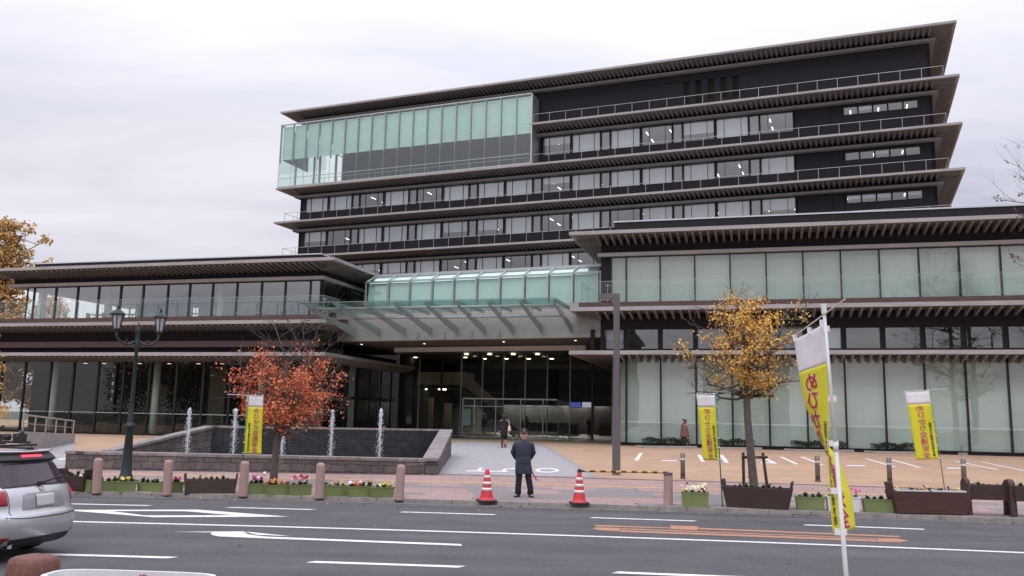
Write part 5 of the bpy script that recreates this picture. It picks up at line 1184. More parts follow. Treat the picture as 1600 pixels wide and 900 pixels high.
YEL = lm('yellow_leaf', [(.74, .43, .07), (.68, .36, .06), (.76, .50, .11), (.60, .28, .05), (.64, .42, .10)])
GNK = lm('ginkgo_leaf', [(.58, .34, .10), (.50, .30, .085), (.62, .41, .14), (.42, .27, .10), (.52, .29, .11)])
TB = gp(427, 757); kk = TB.y / CAM_F
def rel(B, pts): return [(((x - bx) * B.y / CAM_F), dy, ((by - y) * B.y / CAM_F)) for x, y, dy, bx, by in pts]
def pxs(B, bx, by, lst): return [Vector(((x - bx) * B.y / CAM_F, dy, (by - y) * B.y / CAM_F)) for x, y, dy in lst]
tr = pxs(TB, 427, 757, [(427, 765, 0), (427, 740, 0), (428, 712, 0), (430, 682, 0), (434, 640, .03), (436, 600, .0), (437, 570, 0)])
tg = [(375, 600, -.5), (368, 620, .1), (385, 575, .5), (400, 640, -.8), (415, 560, -.6), (412, 512, .1), (432, 505, .2), (455, 512, -.2), (478, 520, .3), (490, 510, .1), (505, 545, -.3), (515, 590, .2), (522, 625, -.2), (500, 640, -.7), (470, 600, -.8), (455, 575, .8), (380, 650, .6), (480, 660, .7), (440, 640, -1.0), (366, 575, -.1), (400, 590, 1.0), (500, 600, .7)]
limbs = [((3 if i % 2 else 4) if y < 640 or True else 3, v, .045 if i % 2 else .034) for i, ((x, y, dy), v) in enumerate(zip(tg, pxs(TB, 427, 757, tg)))]
zl = (757 - 560) * kk
def clusters(lst, B, bx, by):              # where the foliage is thick: ellipses round the branch ends
    K = B.y / CAM_F; c_ = [((x - bx) * K, (by - y) * K, rx * K, rz * K, w_) for x, y, rx, rz, w_ in lst]
    return lambda p: max(w_ * math.exp(-((p.x - cx) / rx) ** 2 - ((p.z - cz) / rz) ** 2) for cx, cz, rx, rz, w_ in c_)
redc = clusters([(366, 580, 16, 18, .8), (400, 588, 24, 26, .9), (385, 625, 24, 20, .9), (372, 640, 14, 16, .8), (418, 640, 24, 26, .9), (448, 600, 26, 24, .8), (440, 650, 22, 18, .8), (476, 600, 22, 24, .9), (492, 580, 14, 20, .8), (494, 625, 20, 16, .9), (516, 590, 10, 12, .9), (512, 618, 14, 12, .9), (470, 640, 22, 18, .8), (415, 562, 16, 12, .5), (470, 548, 12, 10, .35), (500, 555, 10, 14, .4), (408, 670, 18, 14, .5)], TB, 427, 757)
red = tree('maple_tree', TB, limbs, 'small street tree with red and orange leaves and bare top twigs, before the fountain', 'tree', RED, 6500, .074, BARKG, list(zip(tr, [.12, .108, .10, .095, .075, .055, .04])), seed=5, spread=.09, leaf_z=redc, tw=4, fill=.7, upb=.45)
b = MB(); p = pxs(TB, 427, 757, [(431, 690, 0), (440, 668, -.05), (446, 645, -.08), (450, 620, -.1)]); b.tube(p, [.07, .06, .05, .03], 9); b.build('limb', BARKG, red, smooth=True)
YB = gp(1178, 786); kk = YB.y / CAM_F; bx, by = 1178, 786
tr = pxs(YB, bx, by, [(1181, 790, 0), (1179, 765, 0), (1175, 715, 0), (1171, 660, 0), (1170, 625, 0), (1169, 590, 0), (1170, 550, 0), (1168, 510, 0)])
tg = [(1066, 545, .1), (1080, 570, -.3), (1098, 515, .2), (1105, 490, -.1), (1130, 475, .3), (1152, 463, 0), (1168, 462, .3), (1190, 480, -.3), (1205, 500, .3), (1225, 540, -.3), (1240, 560, .4), (1252, 585, -.2), (1262, 500, .3), (1268, 482, .1), (1225, 600, -.5), (1200, 600, .6), (1185, 540, -.9), (1150, 520, -.8), (1125, 555, -.7), (1110, 600, .3), (1140, 580, .8), (1165, 560, -1.0), (1190, 510, .8), (1090, 610, .2), (1215, 520, -.6)]
limbs = [(4 if y > 560 else (5 if y > 510 else 6), v, .036 if i % 2 else .028) for i, ((x, y, dy), v) in enumerate(zip(tg, pxs(YB, bx, by, tg)))]
yel = tree('street_tree', YB, limbs, 'young staked tree with sparse golden yellow leaves, right of the grey pole', 'tree', YEL, 5600, .074, BARKG, list(zip(tr, [.115, .11, .10, .09, .085, .06, .045, .03])), seed=11, spread=.085, tw=3,
           leaf_z=clusters([(1158, 478, 18, 18, .9), (1182, 500, 30, 26, 1.), (1150, 505, 18, 18, .7), (1176, 530, 24, 18, .8), (1108, 520, 14, 20, .9), (1098, 505, 8, 12, .6), (1120, 535, 18, 14, .8), (1066, 545, 8, 10, .8), (1085, 570, 14, 9, .8), (1105, 560, 14, 10, .5), (1160, 568, 24, 12, .8), (1185, 598, 26, 20, 1.), (1160, 590, 20, 12, .6), (1130, 600, 10, 8, .5), (1225, 545, 18, 18, .35), (1240, 570, 16, 12, .35), (1262, 490, 12, 16, .7), (1205, 490, 16, 16, .7), (1215, 575, 14, 12, .4)], YB, bx, by), fill=.8, upb=.3)
# stakes that hold the young tree
sb = gp(1177, 782); so_ = empty('tree_stakes', sb, 0, 'dark wooden tree stakes with a crossbar round the staked trunk', 'tree support'); M_STK = mat('stake_wood', (.05, .03, .022), .8, noise=.3)
zz = lambda y: (786 - y) * sb.y / CAM_F; xx = lambda x: (x - 1177) * sb.y / CAM_F
for xa, xb in ((1161, 1161), (1199, 1191)): b = MB(); b.tube([(xx(xa), -.12, 0), (xx(xb), -.12, zz(714))], .038, 8); b.build('stake', M_STK, so_, smooth=True)
b = MB(); b.tube([(xx(1158), -.17, zz(721)), (xx(1197), -.17, zz(720.5))], .035, 8); b.build('crossbar', M_STK, so_, smooth=True)
b = MB(); b.tube([(xx(1170), -.20, zz(722)), (xx(1176), -.22, zz(719)), (xx(1182), -.20, zz(722))], .022, 6); b.build('rope', mat('rope', (.22, .15, .08), .9), so_)
# ginkgos behind the left wing
def big_tree(name, base, H, R_, label, group, leafm, n, ls, seed, bark=BARK, top=1.35, zlo=.22):
    rk = random.Random(seed); trk = [((0, 0, -.2), H * .022), ((0, 0, H * .2), H * .018), ((.1, 0, H * .45), H * .013), ((.05, .1, H * .7), H * .008), ((0, 0, H * .93), H * .003)]
    lb = []
    for k in range(34):
        t = rk.uniform(zlo, 1.); a = rk.uniform(0, 6.283); rr = R_ * (1 - ((t - zlo) / (1 - zlo)) ** top) * rk.uniform(.55, 1.05) + .2
        lb.append((1 if t < .4 else (2 if t < .65 else 3), (rr * math.cos(a), rr * math.sin(a), H * t), H * .006))
    return tree(name, base, lb, label, 'tree', leafm, n, ls, bark, trk, group, seed=seed, spread=R_ * .085, tw=3, twl=.5)
p = at_depth(-16, 640, 76); big_tree('ginkgo_tree', (p.x, p.y, .45), (at_depth(0, 352, 76).z - .45), 1.9, 'tall golden ginkgo tree behind the left end of the left wing', 'trees behind the left wing', GNK, 20000, .30, 21)
p = at_depth(62, 640, 78); big_tree('ginkgo_tree', (p.x, p.y, .45), 11.2, 3.0, 'shorter yellow ginkgo tree seen through the glazed corner of the left wing', 'trees behind the left wing', GNK, 15000, .30, 22)
p = at_depth(160, 640, 84); big_tree('ginkgo_tree', (p.x, p.y, .45), 10.5, 3.0, 'yellow ginkgo tree glimpsed through the upper left wing windows', 'trees behind the left wing', GNK, 10000, .30, 23)
p = at_depth(-58, 640, 40); big_tree('ginkgo_tree', (p.x, p.y, .40), 6.6, 1.7, 'yellow ginkgo tree mostly outside the left edge, in front of the left wing', None, GNK, 8000, .15, 24)
# the bare tree at the right edge
p = at_depth(1752, 640, 31); BB = Vector((p.x, p.y, .35)); kk = 31 / CAM_F
tg = [(1573, 262, .2), (1580, 300, -.4), (1586, 200, .3), (1598, 190, -.3), (1572, 330, .5), (1585, 345, -.2), (1590, 380, .3), (1610, 150, .2), (1640, 120, 0), (1680, 110, .3), (1720, 140, .2), (1610, 250, -.8), (1630, 300, 1.0), (1760, 240, .2), (1790, 300, 0), (1600, 420, .2), (1650, 200, 1.2)]
limbs = [(2 if y > 280 else 3, Vector(((x - 1690) * kk, dy, (672 - y) * kk)), .05) for x, y, dy in tg]
tree('oak_tree', BB, limbs, 'nearly bare tree with a few reddish leaves reaching in at the right edge', 'tree', lm('rust_leaf', [(.14, .05, .035), (.18, .07, .04), (.10, .05, .04)]), 1500, .10, BARK, [((0, 0, -.1), .22), ((0, 0, 2.5), .19), ((-.1, 0, 5.), .15), ((-.1, .1, 8.), .10), ((0, 0, 10.5), .05)], seed=31, spread=.06, tw=4, twl=.7)
# fallen leaves by the kerb and on the paving
b = MB(); rk = random.Random(77)
for k in range(420):
    x = rk.uniform(-12, 14); dd = rk.choice((rk.gauss(-.25, .18), rk.uniform(.2, 7), rk.uniform(7.5, 22), rk.gauss(-.3, .5), rk.uniform(-11, 0) if rk.random() < .25 else rk.gauss(.6, .6)))
    y = kerb_y(x) + dd; z = ground_z(x, y) + (.014 if dd > 0 else .01); a = rk.uniform(0, 6.283)
    if 0 <= dd < .17: z = .095
    leaf(b, Vector((x, y, z)), Vector((math.cos(a), math.sin(a), rk.uniform(0, .2))), Vector((rk.gauss(0, .3), rk.gauss(0, .3), 1)), rk.uniform(.05, .10), .05, rk.randrange(3))
tag(b.build('fallen_leaves', lm('dry_leaf', [(.20, .09, .04), (.30, .19, .10), (.26, .12, .03)]), fix=False), 'dry brown leaves scattered along the gutter and paving', 'leaves', kind='stuff')
# ================================================================== people
M_SKIN = mat('skin', (.62, .35, .26), .55, noise=.06); M_HAIR = mat('black_hair', (.012, .010, .010), .45); M_EYE = mat('eye', (.03, .02, .02), .2); M_LIP = mat('lip', (.30, .12, .10), .5)
def skinned(name, nodes, edges, m, parent, levels=2, root=0):
    me = bpy.data.meshes.new(name); me.from_pydata([n[:3] for n in nodes], edges, []); o = bpy.data.objects.new(name, me); COL.objects.link(o)
    o.modifiers.new('skin', 'SKIN'); sv = me.skin_vertices[0].data
    for i, n in enumerate(nodes):
        r = n[3]; sv[i].radius = r if isinstance(r, tuple) else (r, r); sv[i].use_root = i == root
    s = o.modifiers.new('sub', 'SUBSURF'); s.levels = levels; s.render_levels = levels
    dg = bpy.context.evaluated_depsgraph_get(); dg.update(); m2 = bpy.data.meshes.new_from_object(o.evaluated_get(dg)); bpy.data.objects.remove(o)
    m2.materials.clear(); m2.materials.append(m); m2.polygons.foreach_set('use_smooth', [True] * len(m2.polygons))
    ob = bpy.data.objects.new(name, m2); COL.objects.link(ob); ob.parent = parent; return ob
def ellring(c, rx, ry, n=18, e=2.0, tilt=0):
    return [Vector((c[0] + math.copysign(abs(math.cos(a)) ** (2 / e), math.cos(a)) * rx, c[1] + math.copysign(abs(math.sin(a)) ** (2 / e), math.sin(a)) * ry, c[2] + tilt * math.sin(a))) for a in [2 * math.pi * k / n for k in range(n)]]
def body(parent, jt, hands=True, face=True):
    """jt: joint dict in metres; +-x sides 'l' (image left) and 'r'; the figure faces -y"""
    nd, ed, ix = [], [], {}
    def add(k, p, r, par=None):
        ix[k] = len(nd); nd.append((*p, r))
        if par: ed.append((ix[par], ix[k]))
    hp = jt['hip']; add('hip', hp, (.135, .10))
    add('waist', jt['waist'], (.125, .095), 'hip'); add('chest', jt['chest'], (.15, .11), 'waist'); add('neck0', jt['neck'], .058, 'chest')
    hd = Vector(jt['head']); add('neck1', hd + Vector((0, .012, -.10)), .054, 'neck0'); add('jaw', hd + Vector((0, -.014, -.058)), (.080, .092), 'neck1'); add('skull', hd + Vector((0, .008, .03)), (.092, .108), 'jaw'); add('crown', hd + Vector((0, .012, .085)), (.060, .070), 'skull')
    for s in 'lr':
        sg = -1 if s == 'l' else 1
        add('sh' + s, jt['sh' + s], .046, 'chest'); add('el' + s, jt['el' + s], .042, 'sh' + s); add('wr' + s, jt['wr' + s], .029, 'el' + s)
        d = (Vector(jt['wr' + s]) - Vector(jt['el' + s])).normalized(); w0 = Vector(jt['wr' + s]); add('pm' + s, w0 + d * .07, (.036, .018), 'wr' + s)
        th = Vector(jt['th' + s]) if 'th' + s in jt else Vector((sg * .09, hp[1], hp[2] - .08)); add('th' + s, th, .082, 'hip'); add('kn' + s, jt['kn' + s], .055, 'th' + s); add('an' + s, jt['an' + s], .036, 'kn' + s)
        toe = Vector(jt['to' + s]); add('he' + s, Vector(jt['an' + s]) + Vector((0, .02, -.045)), .034, 'an' + s); add('to' + s, toe, (.040, .026), 'he' + s)
    o = skinned('body', nd, ed, M_SKIN, parent)
    # fingers: five short skinned chains per hand, joined into the same body mesh
    if hands:
        bm = bmesh.new(); bm.from_mesh(o.data)
        for s in 'lr':
            w0 = Vector(jt['wr' + s]); d = (w0 - Vector(jt['el' + s])).normalized(); sd_ = d.cross(Vector((0, 1, 0)) if abs(d.y) < .7 else Vector((0, 0, 1))).normalized(); cu = sd_.cross(d).normalized()
            for k, (off, ln) in enumerate(((-.027, .062), (-.009, .072), (.009, .068), (.026, .054), (.036, .05))):
                b0 = w0 + d * (.085 if k < 4 else .04) + sd_ * off; dd_ = d if k < 4 else (d + sd_ * .8).normalized()
                mb_ = MB(); mb_.tube([b0 - dd_ * .02, b0 + dd_ * ln * .55 + cu * .006, b0 + dd_ * ln * .85 + cu * .02, b0 + dd_ * ln + cu * .035], [.0095, .009, .0082, .006], 7)
                vs_ = [bm.verts.new(p) for p in mb_.v]
                for f in mb_.f: bm.faces.new([vs_[i] for i in f])
        bm.to_mesh(o.data); bm.free()
        o.data.polygons.foreach_set('use_smooth', [True] * len(o.data.polygons))
    if face:
        yaw = jt.get('yaw', 0.); Rz = Matrix.Rotation(yaw, 4, 'Z'); T = lambda x, y, z: hd + (Rz @ Vector((x, y, z)))
        b = MB(); b.loft([[T(x * w_, y - .0, z) for x, y in ((-1, -.082), (0, -.082 - p), (1, -.082))] + [T(0, -.06, z)] for z, w_, p in ((.025, .008, .006), (-.005, .012, .018), (-.022, .017, .026), (-.032, .012, .012))]); b.build('nose', M_SKIN, parent, smooth=True)
        for sx in (-1, 1):
            b = MB(); b.lathe([(.002, -.009), (.011, -.004), (.011, .004), (.002, .009)], (0, 0, 0), 8); e_ = b.build('eye', M_EYE, parent, smooth=True); e_.location = T(sx * .031, -.083, .012)
            b = MB(); b.loft([[T(sx * .083 + sx * .012 * q, .01 + .018 * math.cos(a), -.005 + .034 * math.sin(a)) for a in [2 * math.pi * k / 10 for k in range(10)]] for q in (-.4, .9)]); b.build('ear', M_SKIN, parent, smooth=True)
        b = MB(); b.loft([[T(x, y, z) for x, y, z in ((-.026, -.076, -.056 + q), (0, -.086, -.052 + q), (.026, -.076, -.056 + q), (0, -.078, -.056 + q))] for q in (-.004, .004)]); b.build('mouth', M_LIP, parent)
    return o
def cloth_tube(b, pts, rad, n=12): b.tube(pts, rad, n, True)
def shoes(parent, jt, m, boot=0.):
    for s in 'lr':
        a, t = Vector(jt['an' + s]), Vector(jt['to' + s]); d = Vector((t.x - a.x, t.y - a.y, 0)).normalized(); sd_ = Vector((-d.y, d.x, 0)); b = MB()
        z0 = t.z - .03
        def rg(q, w_, h): c = a + d * q; return [Vector((c.x, c.y, z0)) + sd_ * w_ * x + Vector((0, 0, h * z)) for x, z in ((-1, 0), (1, 0), (1, .5), (.6, 1), (-.6, 1), (-1, .5))]
        b.loft([rg(-.075, .03, .06), rg(-.05, .04, .085), rg(.03, .042, .09), rg(.10, .048, .06), rg(.16, .046, .045), rg(.195, .03, .03)])
        if boot: b.tube([a + Vector((0, 0, -.05)), a + Vector((0, 0, boot * .5)), a + Vector((0, .01, boot))], [.052, .055, .062], 12)
        b.build('shoe' if not boot else 'boot', m, parent, bevel=.006)

# ---- the guard
G = gp(816.5, 776.5); g = empty('person', G, R(4), 'guard in a long navy coat and cap, hands held behind the back', 'person'); ks = (104 * G.y / CAM_F) / 1.80; g.scale = (ks,) * 3
J = dict(hip=(0, .01, .93), waist=(0, .01, 1.07), chest=(.005, .01, 1.30), neck=(.01, .01, 1.475), head=(.005, -.02, 1.625), shl=(-.16, .02, 1.375), shr=(.17, .02, 1.375), ell=(-.265, .10, 1.15), elr=(.275, .10, 1.14), wrl=(-.10, .19, .95), wrr=(.12, .19, .93),
         knl=(-.105, -.01, .50), knr=(.145, -.01, .50), anl=(-.12, .02, .09), anr=(.205, .02, .09), tol=(-.205, -.13, .035), tor=(.245, -.15, .035))
body(g, J)
M_NAVY = mat('navy_coat', (.028, .033, .058), .8, noise=.18, nscale=7, bump=.35, bscale=16); M_TROU = mat('navy_trousers', (.010, .012, .022), .85, noise=.2, nscale=9, bump=.3, bscale=14)
b = MB(); b.loft([ellring(c, rx, ry, 22, 2.5) for c, rx, ry in (((.01, .0, .595), .215, .15), ((.01, 0, .62), .222, .155), ((.008, 0, .78), .216, .15), ((.0, 0, .95), .205, .145), ((0, .0, 1.03), .20, .14), ((0, .0, 1.045), .195, .136), ((0, .0, 1.06), .205, .14), ((0, .005, 1.2), .215, .145), ((.0, .005, 1.32), .218, .14), ((.005, .005, 1.40), .205, .125), ((.005, .01, 1.435), .155, .105), ((.007, .01, 1.46), .105, .088), ((.007, .01, 1.47), .085, .080))])
for pts, rr in (([(-.155, .02, 1.405), (-.215, .04, 1.34), (-.27, .10, 1.15), (-.20, .16, 1.03), (-.12, .19, .955)], [.068, .072, .068, .062, .054]), ([(.165, .02, 1.405), (.225, .04, 1.34), (.28, .10, 1.14), (.21, .16, 1.02), (.14, .19, .94)], [.068, .072, .068, .062, .054])): b.tube(pts, rr, 14)
b.build('coat', M_NAVY, g, smooth=True)
b = MB(); b.loft([ellring((.007, .008, z), r_, r_ * .92, 18) for z, r_ in ((1.44, .105), (1.465, .09), (1.49, .084), (1.495, .074), (1.45, .07))]); b.build('collar', M_NAVY, g, smooth=True)
b = MB(); b.box(.002, .012, -.1555, -.148, .62, 1.0); b.box(-.15, -.06, -.152, -.140, .86, .90); b.box(.06, .15, -.152, -.140, .86, .90); b.build('placket', mat('dark_navy', (.015, .018, .035), .7), g)
b = MB()
for s, top in (('l', (-.09, .01, .90)), ('r', (.10, .01, .90))):
    k, a = J['kn' + s], J['an' + s]; b.tube([top, (k[0] * 1.0, k[1], .70), k, (a[0], a[1], .22), (a[0], a[1] - .005, .07)], [.105, .098, .085, .08, .084], 14)
b.build('trousers', M_TROU, g, smooth=True)
shoes(g, J, mat('black_leather', (.012, .011, .011), .35))
hd = J['head']; b = MB(); b.loft([ellring((hd[0], hd[1] + .01, z), rx, ry, 22) for z, rx, ry in ((1.668, .089, .103), (1.71, .092, .106), (1.735, .095, .108), (1.765, .085, .098), (1.785, .05, .06), (1.79, .01, .01))])
b.build('cap', mat('navy_cap', (.012, .014, .026), .7), g, smooth=True)
b = MB(); n = 12; vis = [[Vector((hd[0] + (.088 + e_) * math.cos(a), hd[1] + .01 - (.104 + e_ * 1.15) * math.sin(a), z + dz)) for a in np.linspace(.25, math.pi - .25, n)] for e_, z, dz in ((0, 1.672, 0), (.034, 1.662, 0))]
b.grid(lambda i, j: vis[0][min(n - 1, int(i * (n - 1) + .5))].lerp(vis[1][min(n - 1, int(i * (n - 1) + .5))], j) + Vector((0, 0, 0)), n - 1, 2); o = b.build('visor', M_BLK, g); s_ = o.modifiers.new('t', 'SOLIDIFY'); s_.thickness = .008
b = MB(); b.loft([[Vector((hd[0] + (.091 + .006 * q) * math.cos(a), hd[1] + .01 - (.106 + .006 * q) * math.sin(a), 1.676 + .012 * (q > .5) + zz)) for a in np.linspace(.3, math.pi - .3, 14)] for q, zz in ((0, 0), (1, 0), (1, .006), (0, .010))], False); b.build('cap_braid', mat('gold_braid', (.42, .27, .10), .4), g)
b = MB(); b.loft([[Vector((hd[0] + r_ * math.cos(a), hd[1] - .098 - q, 1.722 + r_ * 1.1 * math.sin(a))) for a in [2 * math.pi * k / 12 for k in range(12)]] for q, r_ in ((0, .022), (.006, .016))]); b.build('cap_badge', mat('gold', (.55, .38, .12), .35, .8), g)
b = MB(); b.loft([ellring((hd[0], hd[1] + .045, z), rx, ry, 18) for z, rx, ry in ((1.60, .078, .066), (1.63, .084, .072), (1.668, .086, .075))]); b.build('hair', M_HAIR, g, smooth=True)
p0 = G + Vector((.10 * ks, .18 * ks, .90 * ks)); bt = empty('baton', p0, 0, 'red signal baton held behind the guard, pointing down to the right', 'baton')
dv = Vector((.27, -.02, -.47)) * ks; b = MB(); b.tube([dv * .0, dv * .42], .016, 10); b.build('grip', M_BLK, bt); b = MB(); b.tube([dv * .42, dv * .97, dv], [.020, .018, .010], 10); b.build('tube', mat('red_baton', (.72, .03, .09), .3), bt, smooth=True)

# ---- woman walking towards the doors
Wp = gp(787, 699.5); wl = empty('person', Wp, R(180 - 6), 'woman in black with long dark hair walking to the doors, seen from behind', 'person'); ks = (51.5 * Wp.y / CAM_F) / 1.64; wl.scale = (ks,) * 3
J = dict(hip=(0, 0, .88), waist=(0, 0, 1.02), chest=(0, 0, 1.22), neck=(0, .01, 1.37), head=(0, -.01, 1.51), shl=(-.15, .01, 1.31), shr=(.15, .01, 1.31), ell=(-.20, .04, 1.06), elr=(.215, .03, 1.05), wrl=(-.19, -.05, .86), wrr=(.21, -.10, .84),
         knl=(-.07, -.03, .47), knr=(.07, .03, .47), anl=(-.065, -.10, .09), anr=(.065, .12, .11), tol=(-.065, -.25, .035), tor=(.065, -.02, .035))
body(wl, J); M_BLACKC = mat('black_cloth', (.010, .009, .010), .85, noise=.2, nscale=8)
b = MB(); b.loft([ellring((0, 0, z), rx, ry, 18, 2.3) for z, rx, ry in ((.50, .165, .12), (.70, .175, .13), (.88, .17, .135), (1.0, .145, .11), (1.15, .165, .12), (1.27, .17, .11), (1.33, .12, .085), (1.365, .065, .06))])
for s in 'lr': b.tube([J['sh' + s], tuple(Vector(J['sh' + s]).lerp(Vector(J['el' + s]), .5)), J['el' + s], J['wr' + s]], [.07, .064, .054, .042], 12)
b.build('coat', M_BLACKC, wl, smooth=True)
b = MB()
for s in 'lr': k, a = J['kn' + s], J['an' + s]; b.tube([(k[0], 0, .6), k, (a[0], a[1], .3)], [.085, .065, .055], 12)
b.build('trousers', M_BLACKC, wl, smooth=True)
shoes(wl, J, mat('brown_boot', (.11, .035, .025), .4), boot=.30)
b = MB(); b.loft([ellring((0, y, z), rx, ry, 18) for y, z, rx, ry in ((.06, 1.22, .075, .03), (.05, 1.32, .10, .06), (.03, 1.42, .105, .09), (.02, 1.52, .10, .108), (.012, 1.58, .09, .105), (.012, 1.62, .06, .075), (.012, 1.64, .015, .02))]); b.build('hair', M_HAIR, wl, smooth=True)
bp = Wp + (Matrix.Rotation(R(174), 3, 'Z') @ Vector((-.26, -.02, .80))) * ks
bg = empty('shoulder_bag', bp, R(174), 'cream shoulder bag hanging from the shoulder of the woman in black', 'bag'); bg.scale = (ks,) * 3
b = MB(); b.loft([[Vector((x * w_, y * d_, z)) for x, y in ((-1, -1), (1, -1), (1, 1), (-1, 1))] for z, w_, d_ in ((0, .055, .15), (.03, .065, .17), (.20, .05, .16), (.28, .02, .14))]); b.build('bag_body', mat('cream_leather', (.62, .50, .36), .5, noise=.08), bg, bevel=.015)
b = MB(); b.tube([(0, -.12, .27), (.02, -.08, .45), (.06, 0, .56), (.02, .08, .45), (0, .12, .27)], .010, 6); b.build('strap', MATS['cream_leather'], bg)

# ---- woman in a brown cape walking behind the hedge
q = WF.at(1069, 690, C - .75); p_ = WF.w(q.x, C - .75, .62); wc = empty('person', p_, R(-72), 'woman with bobbed black hair in a loose brown-pink cape walking left behind the hedge', 'person'); ks = (44.5 * p_.y / CAM_F) / 1.60; wc.scale = (ks,) * 3
J = dict(hip=(0, 0, .86), waist=(0, 0, 1.0), chest=(0, 0, 1.19), neck=(0, -.01, 1.34), head=(0, -.03, 1.48), shl=(-.15, .01, 1.29), shr=(.15, .01, 1.29), ell=(-.15, .03, 1.04), elr=(.15, .0, 1.04), wrl=(-.15, -.02, .82), wrr=(.16, -.03, .82),
         knl=(-.06, -.10, .47), knr=(.06, .06, .45), anl=(-.06, -.17, .09), anr=(.06, .22, .12), tol=(-.06, -.33, .035), tor=(.06, .09, .04))
body(wc, J); M_CAPE = mat('brown_cape', (.19, .085, .07), .9, noise=.2, nscale=9, bump=.3, bscale=20)
b = MB(); b.loft([ellring((0, y, z), rx, ry, 20, 2.1) for y, z, rx, ry in ((.05, .60, .27, .27), (.04, .70, .26, .25), (.02, .95, .235, .20), (.01, 1.15, .215, .165), (0, 1.27, .18, .125), (0, 1.33, .105, .085), (-.01, 1.37, .07, .07))])
b.build('cape', M_CAPE, wc, smooth=True)
b = MB()
for s in 'lr': k, a = J['kn' + s], J['an' + s]; b.tube([(k[0], 0, .72), k, (a[0], a[1], .3), a], [.085, .065, .052, .05], 12)
b.build('trousers', M_BLACKC, wc, smooth=True); shoes(wc, J, M_BLACKC)
b = MB(); b.loft([ellring((0, y, z), rx, ry, 18) for y, z, rx, ry in ((.045, 1.36, .075, .05), (.03, 1.40, .098, .085), (.015, 1.47, .103, .10), (.0, 1.54, .096, .108), (-.01, 1.585, .07, .085), (-.01, 1.605, .02, .03))]); b.build('hair', M_HAIR, wc, smooth=True)
# ---- people inside the hall
def visitor(x, y, v, label, top, bottom, rz, hgt=1.65, z0=.67):
    q = WF.at(x, y, v); P = WF.w(q.x, v, z0); o = empty('person', P, rz, label, 'person'); k = hgt / 1.64; o.scale = (k,) * 3
    J = dict(hip=(0, 0, .88), waist=(0, 0, 1.02), chest=(0, 0, 1.22), neck=(0, .01, 1.37), head=(0, -.01, 1.51), shl=(-.16, .01, 1.31), shr=(.16, .01, 1.31), ell=(-.20, .04, 1.06), elr=(.20, .03, 1.05), wrl=(-.19, -.06, .86), wrr=(.19, -.06, .84), knl=(-.08, -.01, .47), knr=(.08, .0, .47), anl=(-.08, .02, .09), anr=(.08, .02, .09), tol=(-.09, -.13, .035), tor=(.09, -.13, .035))
    body(o, J)
    b = MB(); b.loft([ellring((0, 0, zz), rx, ry, 16, 2.3) for zz, rx, ry in ((.78, .17, .12), (.9, .165, .125), (1.0, .155, .115), (1.2, .175, .125), (1.3, .16, .105), (1.345, .08, .07))])
    for s in 'lr': b.tube([J['sh' + s], J['el' + s], J['wr' + s]], [.068, .054, .042], 10)
    b.build('shirt', top, o, smooth=True); b = MB()
    for s in 'lr': k_, a = J['kn' + s], J['an' + s]; b.tube([(k_[0], 0, .86), k_, a], [.095, .07, .055], 10)
    b.build('trousers', bottom, o, smooth=True); shoes(o, J, M_BLK)
    b = MB(); b.loft([ellring((0, yy, zz), rx, ry, 16) for yy, zz, rx, ry in ((.045, 1.44, .075, .06), (.02, 1.52, .096, .10), (.012, 1.60, .075, .09), (.012, 1.635, .02, .03))]); b.build('hair', M_HAIR, o, smooth=True)
visitor(638.5, 660, 63.2, 'person in a pale shirt standing inside the hall, far left of the doors', mat('pale_shirt', (.50, .42, .42), .8), M_BLACKC, R(40))
visitor(756, 660, 66, 'dark-clad person inside the hall, behind the left glass door', M_BLACKC, M_BLACKC, R(200))
visitor(823, 660, 74, 'person in dark clothes by the counter, behind the right glass door', M_BLACKC, M_TROU, R(150))
visitor(921, 660, 75, 'person in dark clothes standing under the hall screens', M_TROU, M_BLACKC, R(20))

# ================================================================== the silver car
M_CAR = mat('silver_paint', (.50, .505, .53), .30, .55, coat=.6, noise=.03); M_CARG = mat('tinted_glass', (.05, .032, .046), .08, spec=.4); M_PLAST = mat('black_plastic', (.018, .018, .02), .55); M_RED = mat('red_lens', (.30, .010, .02), .15, coat=.5)
CX = Vector((-6.24, 12.1, 0)); car = empty('parked_car', CX, R(-11), 'silver estate car with lit red brake light, cut off by the left edge', 'car')
car.name = 'estate_car'; car.scale.z = .945
LV_ = [(.20, .78, -.16, -4.25), (.26, .83, -.07, -4.38), (.36, .865, -.02, -4.44), (.50, .885, 0, -4.47), (.60, .888, -.005, -4.46), (.655, .885, -.02, -4.44), (.685, .88, -.065, -4.42), (.78, .882, -.075, -4.36), (.88, .875, -.095, -4.15), (.96, .862, -.13, -3.75), (1.0, .845, -.155, -3.45), (1.06, .81, -.19, -3.2), (1.16, .765, -.25, -3.02), (1.26, .72, -.31, -2.82), (1.34, .685, -.36, -2.62), (1.40, .65, -.41, -2.42), (1.44, .60, -.46, -2.22), (1.468, .50, -.56, -2.0), (1.485, .30, -.80, -1.7)]
def prof(z):
    for a, c in zip(LV_, LV_[1:]):
        if z <= c[0]:
            t = max(0, (z - a[0]) / (c[0] - a[0])); return [a[i] + (c[i] - a[i]) * t for i in range(1, 4)]
    return list(LV_[-1][1:])
NE = 6.0
